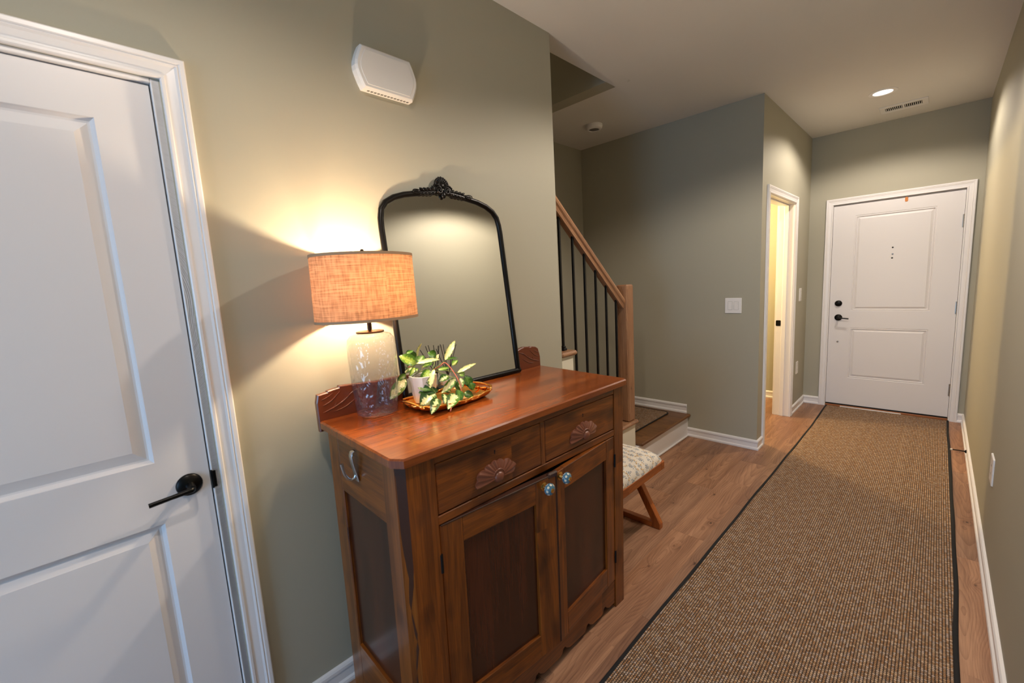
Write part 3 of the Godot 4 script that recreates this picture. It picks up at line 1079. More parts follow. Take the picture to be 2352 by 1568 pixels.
func rocker(parent: Node, x: float, tilt: float):
	begin(1, Transform3D(Basis(), Vector3(x, 0, 0)))
	for b in [[-0.0168, -0.034, -0.0158, 0.034], [0.0158, -0.034, 0.0168, 0.034], [-0.0168, 0.033, 0.0168, 0.034], [-0.0168, -0.034, 0.0168, -0.033]]:
		box(Vector3(b[0], b[1], 0.0056), Vector3(b[2], b[3], 0.0063))
	done("rocker_gap", M.plastic_gap, parent)
	begin(1, Transform3D(Basis(Vector3.RIGHT, tilt), Vector3(x, 0, 0.0052)))
	box(Vector3(-0.0157, -0.0328, -0.002), Vector3(0.0157, 0.0328, 0.0026), 0.001)
	done("rocker", M.plastic, parent)

func wall_fittings():
	var t := thing("light_switch", "white double rocker switch on the grey green wall", "light switch", Vector3(0.343, 1.1885, ZG))
	plate(t, 0.063, 0.063)
	rocker(t, -0.023, -0.02)
	rocker(t, 0.023, 0.07)
	t = thing("light_switch", "white single dimmer switch beside the powder room doorway", "light switch", Vector3(XP, 1.195, -5.135), side_basis())
	plate(t, 0.042, 0.065)
	rocker(t, 0.0, -0.05)
	t = thing("wall_outlet", "white outlet plate low on the wall beside the powder room doorway", "outlet", Vector3(XP, 0.45, -5.10), side_basis())
	plate(t, 0.040, 0.063)
	sockets(t)
	t = thing("wall_outlet", "white outlet plate low on the right wall beside the runner", "outlet", Vector3(XR, 0.475, -2.915), Basis(Vector3(0, 0, 1), Vector3.UP, Vector3(-1, 0, 0)))
	plate(t, 0.055, 0.065)
	sockets(t)
	# door chime
	t = thing("door_chime", "white plastic door chime box high on the wall above the lamp", "door chime", Vector3(0, 2.259, -0.917), side_basis())
	var poly := PackedVector2Array()
	for c in [[1.0, 0.096, -0.066, 0.066], [-1.0, -0.096, 0.066, -0.066]]:
		for i in 9:
			var f := i / 8.0
			var y: float = lerpf(c[2], c[3], f)
			poly.append(Vector2(c[1] + c[0] * (0.026 * sin(PI * f) + 0.004), y + signf(y) * 0.007 * (1.0 if (i == 0 or i == 8) else 0.6 if (i == 1 or i == 7) else 0.0)))
	begin(1)
	prism(poly, 0.0, 0.034, 0.007)
	done("cover", M.plastic, t)
	begin(1)
	var inner := PackedVector2Array()
	for p in poly: inner.append(p * Vector2(0.86, 0.80))
	prism(inner, 0.033, 0.0352, 0.0012)
	done("front_panel", M.plastic, t)
	for k in 13:
		begin(0)
		box(Vector3(-0.082 + k * 0.0135, -0.0735, 0.010), Vector3(-0.082 + k * 0.0135 + 0.009, -0.0722, 0.020))
		done("sound_slot", M.plastic_gap, t)
	# door stop
	t = thing("door_stop", "black spring door stop with white tip on the baseboard", "door stop", Vector3(XR - 0.0135, 0.055, -4.45))
	begin(0, Transform3D(Basis(Vector3(0, 1, 0), Vector3(-1, 0, 0), Vector3(0, 0, 1)), Vector3.ZERO))
	lathe([Vector2(0.013, 0), Vector2(0.013, 0.003), Vector2(0.006, 0.010), Vector2(0.0001, 0.011)], 16)
	done("base_cone", M.black_metal, t)
	begin(0)
	var coil := []
	for i in 120:
		var a := i * TAU / 8.0
		coil.append(Vector3(-0.008 - i * 0.00055, sin(a) * 0.0045, cos(a) * 0.0045))
	tube(coil, 0.0013, 5, false, 1.0, Vector3.RIGHT)
	done("spring", M.black_metal, t)
	begin(0, Transform3D(Basis(Vector3(0, 1, 0), Vector3(-1, 0, 0), Vector3(0, 0, 1)), Vector3(-0.072, 0, 0)))
	lathe([Vector2(0.0065, 0), Vector2(0.0075, 0.004), Vector2(0.007, 0.011), Vector2(0.0001, 0.013)], 14)
	done("tip", M.rubber, t)

func sockets(t: Node):
	for y in [-0.0195, 0.0195]:
		for s in [-1, 1]:
			begin(1)
			box(Vector3(s * 0.0065 - 0.001, y - 0.004, 0.0058), Vector3(s * 0.0065 + 0.001, y + 0.004, 0.0064))
			done("socket_slot", M.plastic_gap, t)

func runner():
	var t := thing("hall_runner", "long brown woven runner rug with black bound edges", "rug", Vector3.ZERO)
	var left := [[-5.428, 0.7484], [-4.95, 0.756], [-4.56, 0.7602], [-3.6, 0.752], [-2.68, 0.7423], [-1.138, 0.7284], [1.6, 0.73]]
	var right := [[-5.428, 1.6562], [-4.9, 1.655], [-4.4, 1.660], [-3.772, 1.6581], [-2.769, 1.658], [-1.956, 1.648], [1.6, 1.650]]
	begin(2)
	var n := 80
	smooth = 1
	var P := []
	for i in n + 1:
		var z := lerpf(-5.428, 1.6, float(i) / n)
		var a := along(left, z)
		var b := along(right, z)
		P.append([a, b, z])
	for i in n:
		var A: Array = P[i]
		var B: Array = P[i + 1]
		for k in 4:
			var f0 := k / 4.0
			var f1 := (k + 1) / 4.0
			quad(Vector3(lerpf(B[0], B[1], f0), 0.008, B[2]), Vector3(lerpf(B[0], B[1], f1), 0.008, B[2]), Vector3(lerpf(A[0], A[1], f1), 0.008, A[2]), Vector3(lerpf(A[0], A[1], f0), 0.008, A[2]))
	smooth = -1
	quad(Vector3(P[0][1], 0.0005, -5.428), Vector3(P[0][0], 0.0005, -5.428), Vector3(P[0][0], 0.008, -5.428), Vector3(P[0][1], 0.008, -5.428))
	quad(Vector3(P[n][0], 0.0005, 1.6), Vector3(P[n][1], 0.0005, 1.6), Vector3(P[n][1], 0.008, 1.6), Vector3(P[n][0], 0.008, 1.6))
	for s in [0, 1]:
		for i in n:
			var A := Vector3(P[i][s], 0, P[i][2])
			var B := Vector3(P[i + 1][s], 0, P[i + 1][2])
			if s == 0: quad(A, B, B + Vector3(0, 0.008, 0), A + Vector3(0, 0.008, 0))
			else: quad(B, A, A + Vector3(0, 0.008, 0), B + Vector3(0, 0.008, 0))
	done("weave", M.weave, t)
	for s in [0, 1]:
		var pts := []
		for p in P: pts.append(Vector3(p[s] + (0.002 if s == 0 else -0.002) + sin(p[2] * 9.0) * 0.0012, 0.0062, p[2]))
		begin(2)
		tube(pts, 0.0085, 8, false, 0.7)
		done("binding", M.binding, t)

func along(a: Array, z: float) -> float:
	for i in a.size() - 1:
		if z <= a[i + 1][0]:
			return lerpf(a[i][1], a[i + 1][1], smoothstep(0.0, 1.0, (z - a[i][0]) / (a[i + 1][0] - a[i][0])))
	return a[-1][1]

# ------------------------------------------------------------------ sideboard
const SB_AT := Vector3(0.553, 0, -0.5133)
const SB_L := 1.0801
const SB_H := 1.0383
const SB_D := 0.4900

func sb_basis() -> Basis:
	var th := 0.0205
	var ti := 0.0153
	var u := Vector3(sin(th), 0, -cos(th))
	var w := Vector3(cos(th), 0, sin(th))
	var v := Vector3.UP
	return Basis(u, v * cos(ti) + w * sin(ti), w * cos(ti) - v * sin(ti))

func sideboard():
	var t := thing("sideboard", "antique brown wooden sideboard with two drawers and two doors", "sideboard", SB_AT, sb_basis())
	var flat := Transform3D(Basis(Vector3(1, 0, 0), Vector3(0, 0, -1), Vector3(0, 1, 0)), Vector3.ZERO)
	begin(0, flat)
	var o := 0.0109
	prism(PackedVector2Array([Vector2(-o, 0.020), Vector2(-o, SB_D), Vector2(SB_L + o, SB_D), Vector2(SB_L + o, 0.004), Vector2(SB_L + o - 0.012, -0.012), Vector2(0.013, -0.012)]), SB_H - 0.025, SB_H, 0.0045)
	done("top", M.cab_top, t)
	# back board with a carved leaf at each end
	var bb := [-0.012, 1.0, -0.014, 1.10, -0.008, 1.127, 0.024, 1.1305, 0.0245, 1.133, 0.026, 1.1345, 0.064, 1.139, 0.0645, 1.1425, 0.068, 1.1445, 0.11, 1.141, 0.15, 1.139, 0.20, 1.134, 0.90, 1.134, 0.925, 1.136, 0.945, 1.142, 0.975, 1.1485, 1.0, 1.147, 1.018, 1.1415, 1.030, 1.144, 1.060, 1.1385, 1.078, 1.128, 1.085, 1.108, 1.092, 1.085, 1.094, 1.0]
	var bp := PackedVector2Array()
	for i in range(0, bb.size(), 2): bp.append(Vector2(bb[i], bb[i + 1]))
	begin(0)
	prism(bp, -SB_D - 0.018, -SB_D, 0.003)
	var back := done("back_board", M.leaf_carving, t)
	for s in 2:
		begin(0)
		var ox := 0.0 if s == 0 else 1.083
		var sx := 1.0 if s == 0 else -1.0
		for v in [[0.004, 1.064, 0.055, 1.078, 0.105, 1.108, 0.0030], [0.006, 1.088, 0.035, 1.098, 0.066, 1.126, 0.0024], [0.032, 1.072, 0.045, 1.080, 0.050, 1.092, 0.0018], [0.058, 1.080, 0.075, 1.092, 0.084, 1.106, 0.0018], [0.040, 1.060, 0.080, 1.066, 0.120, 1.090, 0.0022], [0.002, 1.108, 0.018, 1.112, 0.040, 1.124, 0.0018], [0.085, 1.097, 0.110, 1.116, 0.150, 1.128, 0.0024]]:
			var pts := []
			for i in 9:
				var f := i / 8.0
				var p: Vector2 = Vector2(v[0], v[1]).bezier_interpolate(Vector2(v[2], v[3]), Vector2(v[2], v[3]), Vector2(v[4], v[5]), f)
				pts.append(Vector3(ox + p.x * sx, p.y, -SB_D + 0.0004))
			tube(pts, [v[6] * 0.4, v[6] * 0.8, v[6], v[6], v[6], v[6], v[6] * 0.9, v[6] * 0.7, v[6] * 0.3], 7)
		done("carved_leaf", M.leaf_carving, back)
	# carcass and posts
	begin(1)
	box(Vector3(0.020, 0.10, -0.45), Vector3(SB_L - 0.02, SB_H - 0.027, -0.045))
	done("carcass", M.dark_gap, t)
	for s in 2:
		begin(1, flat)
		var pp := PackedVector2Array([Vector2(0, 0.020), Vector2(0, 0.088), Vector2(0.03, 0.088), Vector2(0.11, 0.03), Vector2(0.11, 0.0), Vector2(0.022, 0.0)])
		if s == 1:
			pp = PackedVector2Array([Vector2(SB_L, 0.014), Vector2(SB_L, 0.088), Vector2(SB_L - 0.03, 0.088), Vector2(SB_L - 0.079, 0.03), Vector2(SB_L - 0.079, 0.0), Vector2(SB_L - 0.014, 0.0)])
		grain = 2
		prism(pp, 0.0, SB_H - 0.026)
		var post := done("post", M.cab_wood, t)
		if s == 0:
			begin(1)   # finish worn dark along the chamfer
			var n := Vector3(-0.020, 0, 0.022).normalized() * 0.0006
			var prev := [0.0, 1.0]
			var r := RandomNumberGenerator.new()
			r.seed = 4
			for i in 40:
				var y1 := 1.008 - i * 0.024
				var f := clampf((i - 6) / 9.0, 0.0, 1.0)
				var mid := 0.62 + sin(i * 0.7) * 0.16 * f
				var wd := lerpf(0.5, r.randf_range(0.04, 0.15), f)
				var nx := [clampf(mid - wd, 0.0, 1.0), clampf(mid + wd, 0.0, 1.0)]
				if i > 15 and i % 4 == 0: nx = [mid, mid + 0.01]
				var a := Vector3(0.022 * prev[0], y1, -0.020 + 0.020 * prev[0]) + n
				var b := Vector3(0.022 * prev[1], y1, -0.020 + 0.020 * prev[1]) + n
				var c := Vector3(0.022 * nx[1], y1 - 0.024, -0.020 + 0.020 * nx[1]) + n
				var d := Vector3(0.022 * nx[0], y1 - 0.024, -0.020 + 0.020 * nx[0]) + n
				quad(a, d, c, b)
				prev = nx
			done("worn_edge", M.wear, post)
		begin(1)
		if s == 0: box(Vector3(0, 0, -0.46), Vector3(0.03, SB_H - 0.026, -0.378), 0.003)
		else: box(Vector3(SB_L - 0.03, 0, -0.46), Vector3(SB_L, SB_H - 0.026, -0.378), 0.003)
		done("post", M.cab_wood, t)
	# sides
	for s in 2:
		var x0 := 0.0 if s == 0 else SB_L - 0.024
		begin(2)
		box(Vector3(x0, 0.83, -0.378), Vector3(x0 + 0.024, SB_H - 0.026, -0.088))
		done("side_rail", M.cab_wood, t)
		begin(2)
		box(Vector3(x0, 0.06, -0.378), Vector3(x0 + 0.024, 0.262, -0.088))
		done("side_rail", M.cab_wood, t)
		begin(1)
		box(Vector3(0.010 if s == 0 else SB_L - 0.016, 0.262, -0.379), Vector3(0.016 if s == 0 else SB_L - 0.010, 0.831, -0.087))
		done("side_panel", M.cab_panel, t)
	# front rails
	for b in [["top_rail", 0.11, 0.988, 1.001, SB_H - 0.026], ["middle_rail", 0.11, 0.806, 1.001, 0.833]]:
		begin(0)
		box(Vector3(b[1], b[2], -0.035), Vector3(b[3], b[4], -0.0015), 0.002)
		done(b[0], M.cab_wood, t)
	begin(1)
	box(Vector3(0.546, 0.833, -0.035), Vector3(0.566, 0.988, -0.002), 0.002)
	done("divider", M.cab_wood, t)
	# scalloped apron
	var ap := PackedVector2Array([Vector2(1.001, 0.022), Vector2(1.001, 0.132), Vector2(0.11, 0.132), Vector2(0.11, 0.022)])
	for u in [0.185, 0.335, 0.490, 0.645, 0.800, 0.925]:
		for q in [[-0.034, 0.020], [-0.018, 0.026], [-0.012, 0.043], [0.002, 0.046], [0.010, 0.034], [0.030, 0.022]]:
			ap.append(Vector2(u + q[0], q[1]))
	begin(0)
	prism(ap, -0.024, -0.004, 0.002)
	done("apron", M.cab_wood, t)
	# drawers
	for e in [[0.1135, 0.5445, 0.332], [0.5685, 0.9985, 0.787]]:
		var d := Node3D.new()
		d.name = "drawer"
		t.add_child(d, true)
		begin(0)
		box(Vector3(e[0], 0.8365, -0.03), Vector3(e[1], 0.9855, -0.0025), 0.0025)
		done("front", M.cab_wood, d)
		begin(1)
		box(Vector3(e[2] - 0.0018, 0.945, -0.003), Vector3(e[2] + 0.0018, 0.957, -0.0022))
		box(Vector3(e[2] - 0.0028, 0.953, -0.003), Vector3(e[2] + 0.0028, 0.958, -0.0022))
		done("keyhole", M.dark_gap, d)
		leaf_pull(d, Vector3(e[2], 0.880, -0.0025))
	# doors, both a little ajar
	sb_door(t, Vector3(0.1135, 0, -0.003), -0.0755, 0.0, 0.464, 0.077, 0.095, Vector3(0.405, 0.776, 0.0))
	sb_door(t, Vector3(1.0005, 0, -0.003), 0.083, -0.4195, 0.0, 0.048, 0.066, Vector3(-0.401, 0.784, 0.0))
	# hook on the side
	var hk := thing("wall_hook", "silver metal hook stuck on the sideboard's left side", "hook", SB_AT + sb_basis() * Vector3(0, 0, -0.248), sb_basis())
	begin(1)
	var strap := [Vector3(-0.004, 1.000, 0), Vector3(-0.013, 0.997, 0), Vector3(-0.017, 0.985, 0), Vector3(-0.015, 0.965, 0), Vector3(-0.010, 0.94, 0), Vector3(-0.005, 0.915, 0), Vector3(-0.003, 0.904, 0)]
	tube(strap, [0.010, 0.0115, 0.012, 0.012, 0.0125, 0.013, 0.013], 14, false, 0.22, Vector3.LEFT)
	done("strap", M.silver, hk)
	begin(1)
	tube([Vector3(-0.006, 0.925, 0.0), Vector3(-0.010, 0.914, -0.002), Vector3(-0.019, 0.911, -0.004), Vector3(-0.029, 0.918, -0.006), Vector3(-0.036, 0.932, -0.008), Vector3(-0.040, 0.952, -0.010), Vector3(-0.041, 0.966, -0.011)], [0.005, 0.0048, 0.0045, 0.0042, 0.004, 0.0038, 0.005], 10)
	done("prong", M.silver, hk)

func leaf_pull(parent: Node, at: Vector3):
	begin(0, Transform3D(Basis(), at))
	var n := 48
	var rows := 7
	smooth = 1
	var R := func(i: int) -> float:
		var f := float(i) / n           # 0 right .. 1 left
		var a := lerpf(-0.16, PI + 0.16, f)
		var base := 0.051 + 0.033 * pow(absf(cos(a)), 4.0)
		var scal := absf(sin(f * PI * 6.5))
		return base * (0.88 + 0.14 * pow(scal, 0.6))
	var P := func(i: int, j: int) -> Vector3:
		var f := float(i) / n
		var a := lerpf(-0.16, PI + 0.16, f)
		var rho := float(j) / rows
		var r: float = R.call(i) * (0.12 + 0.88 * rho)
		var z := 0.004 + 0.013 * (1.0 - rho * rho) + 0.0030 * cos(f * PI * 26.0) * rho
		return Vector3(cos(a) * r, sin(a) * r * 0.98 - 0.004, z)
	for i in n:
		for j in rows:
			quad(P.call(i, j), P.call(i, j + 1), P.call(i + 1, j + 1), P.call(i + 1, j))
		smooth = 2
		var a: Vector3 = P.call(i, rows)
		var b: Vector3 = P.call(i + 1, rows)
		quad(Vector3(a.x, a.y, 0), Vector3(b.x, b.y, 0), b, a)
		smooth = 1
	smooth = -1
	var o := done("pull_leaf", M.pull_wood, parent)
	begin(0, Transform3D(Basis(), at + Vector3(0.001, -0.006, 0.012)))
	blob(Vector3.ZERO, Vector3(0.019, 0.018, 0.013), 18, 12)
	tube(arc(Vector3(0, 0.001, 0.002), 0.0235, 0.15, PI - 0.15, 14, Vector3.RIGHT, Vector3.UP), 0.0032, 7)
	done("pull_nut", M.pull_wood, parent)

func sb_door(t: Node, at: Vector3, turn: float, x0: float, x1: float, sl: float, sr: float, knob: Vector3):
	var d := Node3D.new()
	d.name = "door"
	d.position = at
	d.rotation.y = turn
	t.add_child(d, true)
	var y0 := 0.136
	var y1 := 0.8035
	for b in [[x0, x0 + sl], [x1 - sr, x1]]:
		begin(1)
		box(Vector3(b[0], y0, -0.022), Vector3(b[1], y1, 0), 0.002)
		done("stile", M.cab_wood, d)
	for b in [[y0, 0.224], [0.7225, y1]]:
		begin(0)
		box(Vector3(x0 + sl, b[0], -0.022), Vector3(x1 - sr, b[1], -0.0004), 0.0015)
		done("rail", M.cab_wood, d)
	begin(1)
	box(Vector3(x0 + sl - 0.002, 0.222, -0.017), Vector3(x1 - sr + 0.002, 0.724, -0.011))
	done("panel", M.cab_panel, d)
	var free := x1 if x0 == 0.0 else x0
	begin(1)
	box(Vector3(free - 0.0022, y0 + 0.002, -0.020), Vector3(free + 0.0022, y1 - 0.002, 0.0010), 0.0012)
	done("worn_edge", M.wear, d)
	if x0 == 0.0:
		begin(0)
		box(Vector3(x0 + 0.004, y1 - 0.004, -0.021), Vector3(x1 - 0.004, y1 + 0.001, 0.0012), 0.0012)
		done("worn_edge", M.wear, d)
		begin(1)
		box(Vector3(x1 - 0.036, y1 - 0.012, -0.012), Vector3(x1 + 0.010, y1 + 0.009, 0.004), 0.005)
		done("turn_latch", M.wear, d)
	var hx := -0.0015 if x0 == 0.0 else 0.0015
	for y in ([0.69] if x0 == 0.0 else [0.695, 0.247]):
		begin(1)
		tube([Vector3(hx, y - 0.028, 0.002), Vector3(hx, y + 0.028, 0.002)], 0.0048, 10, false, 1.0, Vector3.RIGHT)
		done("hinge", M.hinge_black, d)
	# painted china knob on a brass shank
	var face := Transform3D(Basis(Vector3(1, 0, 0), Vector3(0, 0, 1), Vector3(0, -1, 0)), knob)
	begin(1)
	lathe([Vector2(0.015, 0), Vector2(0.015, 0.003), Vector2(0.009, 0.006), Vector2(0.0075, 0.016), Vector2(0.011, 0.021)], 20, face)
	done("knob_shank", M.brass, d)
	begin(1)
	lathe([Vector2(0.0001, 0.018), Vector2(0.011, 0.0185), Vector2(0.0175, 0.022), Vector2(0.0205, 0.028), Vector2(0.0205, 0.033), Vector2(0.017, 0.039), Vector2(0.010, 0.043), Vector2(0.0075, 0.0435)], 24, face)
	done("knob", M.painted_china, d)
	begin(1)
	lathe([Vector2(0.008, 0.0425), Vector2(0.0075, 0.045), Vector2(0.004, 0.0465), Vector2(0.0001, 0.047)], 16, face)
	done("knob_cap", M.brass, d)

# ------------------------------------------------------------------ mirror
func mirror():
	var yaw := -0.0506
	var lean := 0.115
	var ex := Vector3(-sin(yaw), 0, -cos(yaw))
	var ey := Vector3.UP * cos(lean) - Vector3(cos(yaw), 0, -sin(yaw)) * sin(lean)
	var nn := ex.cross(ey)
	var t := thing("mirror", "black framed arched mirror with scroll crest leaning on the wall", "mirror", Vector3(0.1112, 1.0468, -1.1296), Basis(ex, ey, nn))
	var half := [[0.296, 0.0108], [0.296, 0.20], [0.296, 0.40], [0.296, 0.60], [0.296, 0.66], [0.294, 0.695], [0.286, 0.730], [0.265, 0.757], [0.228, 0.779], [0.182, 0.794], [0.125, 0.8045], [0.070, 0.8125], [0.025, 0.819]]
	var pts := []
	for p in half: pts.append(Vector3(p[0], p[1], 0))
	for i in half.size(): pts.append(Vector3(-half[half.size() - 1 - i][0], half[half.size() - 1 - i][1], 0))
	begin(1)
	tube(pts, 0.0116, 12, false, 1.0, Vector3.BACK)
	tube([Vector3(-0.3065, 0.0112, 0), Vector3(0.3065, 0.0112, 0)], 0.0116, 12, false, 1.0, Vector3.BACK)
	done("frame", M.frame_black, t)
	begin(1)
	var poly := PackedVector2Array()
	for p in pts: poly.append(Vector2(p.x, p.y))
	prism(poly, -0.006, -0.001)
	done("glass", M.mirror_glass, t)
	var flat_xf := Transform3D(Basis.from_scale(Vector3(1.25, 1.25, 1.15)), Vector3(0, -0.82 * 0.25 + 0.004, 0))
	# cast crest: fan shell over two scrolls, leaf sprays running out along the frame
	begin(1, flat_xf)
	for i in 9:
		var a := PI * (0.08 + 0.84 * i / 8.0)
		var b := Basis(Vector3.BACK, a - PI / 2)
		var l := 0.019 + 0.006 * sin(a)
		blob(Vector3(0, 0.838, 0.004) + Vector3(cos(a), sin(a), 0) * l * 0.72, Vector3(0.0042, l * 0.56, 0.006), 8, 6, b)
	blob(Vector3(0, 0.838, 0.004), Vector3(0.013, 0.010, 0.007), 10, 8)
	tube(arc(Vector3(0, 0.838, 0.004), 0.026, PI * 0.02, PI * 0.98, 20, Vector3.RIGHT, Vector3.UP), 0.0038, 7)
	done("crest_shell", M.frame_black, t)
	begin(1, flat_xf)
	for s in [-1.0, 1.0]:
		var sp := []
		for i in 26:
			var a := i * 0.42
			var r := 0.0135 * (1.0 - i / 30.0)
			sp.append(Vector3(s * (0.016 + cos(a) * r), 0.819 + sin(a) * r, 0.010 + i * 0.0001))
		tube(sp, 0.0036, 7, false, 1.0, Vector3.BACK)
		tube([Vector3(s * 0.005, 0.829, 0.008), Vector3(s * 0.018, 0.838, 0.008), Vector3(s * 0.031, 0.836, 0.007), Vector3(s * 0.037, 0.827, 0.006), Vector3(s * 0.040, 0.834, 0.005)], [0.003, 0.0042, 0.0045, 0.004, 0.002], 7)
	blob(Vector3(0, 0.806, 0.008), Vector3(0.009, 0.012, 0.007), 10, 8)
	done("crest_scroll", M.frame_black, t)
	for s in [-1.0, 1.0]:
		begin(1, flat_xf)
		for i in 4:
			var x: float = 0.038 + i * 0.014
			var y: float = 0.8150 - i * 0.0016
			for k in [-1.0, 1.0]:
				var b := Basis(Vector3.BACK, s * k * (0.55 - 0.05 * i) + (0.0 if s > 0 else PI))
				blob(Vector3(s * x, y + k * 0.0065, 0.007), Vector3(0.0115, 0.0046, 0.0055), 9, 6, b)
		blob(Vector3(s * 0.100, 0.8085, 0.005), Vector3(0.020, 0.0065, 0.0085), 10, 8, Basis(Vector3.BACK, -s * 0.14))
		tube(arc(Vector3(s * 0.104, 0.808, 0.012), 0.014, 0.0, TAU, 16, Vector3.RIGHT, Vector3.UP * 0.42), 0.0016, 6)
		done("crest_leaf_spray", M.frame_black, t)

# ------------------------------------------------------------------ lamp
func lamp():
	var at := Vector3(0.148, 1.0445, -0.687)
	var t := thing("table_lamp", "lit table lamp with clear glass base and linen drum shade", "table lamp", at)
	begin(1)
	lathe([Vector2(0.0001, 0.010), Vector2(0.05, 0.006), Vector2(0.062, 0.0), Vector2(0.068, 0.005), Vector2(0.0705, 0.03), Vector2(0.075, 0.08), Vector2(0.0785, 0.14), Vector2(0.0805, 0.20), Vector2(0.0800, 0.245), Vector2(0.0765, 0.263), Vector2(0.066, 0.276), Vector2(0.045, 0.2825)], 48)
	done("glass_base", M.lamp_glass, t)
	begin(1)
	lathe([Vector2(0.0001, 0.2825), Vector2(0.0455, 0.2825), Vector2(0.0470, 0.285), Vector2(0.0455, 0.2885), Vector2(0.010, 0.290), Vector2(0.0075, 0.292), Vector2(0.0075, 0.345), Vector2(0.0105, 0.347), Vector2(0.0105, 0.356), Vector2(0.018, 0.358), Vector2(0.018, 0.405), Vector2(0.0001, 0.407)], 32)
	done("neck", M.bronze, t)
	begin(1)
	tube([Vector3(0.0, 0.350, 0.012), Vector3(0, 0.365, 0.045), Vector3(0, 0.44, 0.058), Vector3(0, 0.51, 0.045), Vector3(0, 0.535, 0.0), Vector3(0, 0.51, -0.045), Vector3(0, 0.44, -0.058), Vector3(0, 0.365, -0.045), Vector3(0, 0.350, -0.012)], 0.0016, 6, false, 1.0, Vector3.RIGHT)
	lathe([Vector2(0.003, 0.535), Vector2(0.003, 0.545), Vector2(0.0065, 0.549), Vector2(0.0075, 0.556), Vector2(0.005, 0.562), Vector2(0.0001, 0.564)], 14)
	for i in 3:
		var a := TAU * i / 3.0 + 0.5
		tube([Vector3(0, 0.538, 0), Vector3(cos(a) * 0.143, 0.540, sin(a) * 0.165)], 0.0013, 6)
	done("harp", M.bronze, t)
	# shade: slightly oval drum
	begin(1)
	lathe([Vector2(1.0, 0.3285), Vector2(0.9934, 0.40), Vector2(0.9867, 0.47), Vector2(0.98, 0.5425)], 64, Transform3D(), 0.1452, 0.1722)
	done("lamp_shade", M.shade_linen, t)
	for e in [[0.3265, 1.0, 0.009], [0.5355, 0.98, 0.009]]:
		begin(1)
		var q: Array = e
		lathe([Vector2(q[1] - 0.010, q[0]), Vector2(q[1] + 0.008, q[0]), Vector2(q[1] + 0.008, q[0] + q[2]), Vector2(q[1] - 0.010, q[0] + q[2]), Vector2(q[1] - 0.010, q[0])], 64, Transform3D(), 0.1452, 0.1722)
		done("shade_trim", M.shade_band, t)
	var glow := paint("bulb_glow", Color(1, 0.95, 0.85), 0.4)
	glow.emission_enabled = true
	glow.emission = Color(1.0, 0.85, 0.62)
	glow.emission_energy_multiplier = 3.0
	begin(1, Transform3D(Basis(), Vector3(0, 0.4505, 0)))
	blob(Vector3.ZERO, Vector3(0.028, 0.040, 0.028), 14, 10)
	done("light_bulb", glow, t)
	var l := OmniLight3D.new()
	l.name = "lamp_light"
	l.position = at + Vector3(0, 0.4505, 0)
	l.light_color = Color(1.0, 0.90, 0.75)
	l.light_energy = 0.55
	l.light_size = 0.018
	l.omni_range = 9.0
	l.omni_attenuation = 2.0
	l.shadow_enabled = true
	add_child(l)

# ------------------------------------------------------------------ on the sideboard
func on_top(u: float, w: float, lift := 0.0) -> Vector3:
	return SB_AT + sb_basis() * Vector3(u, SB_H + lift, w)

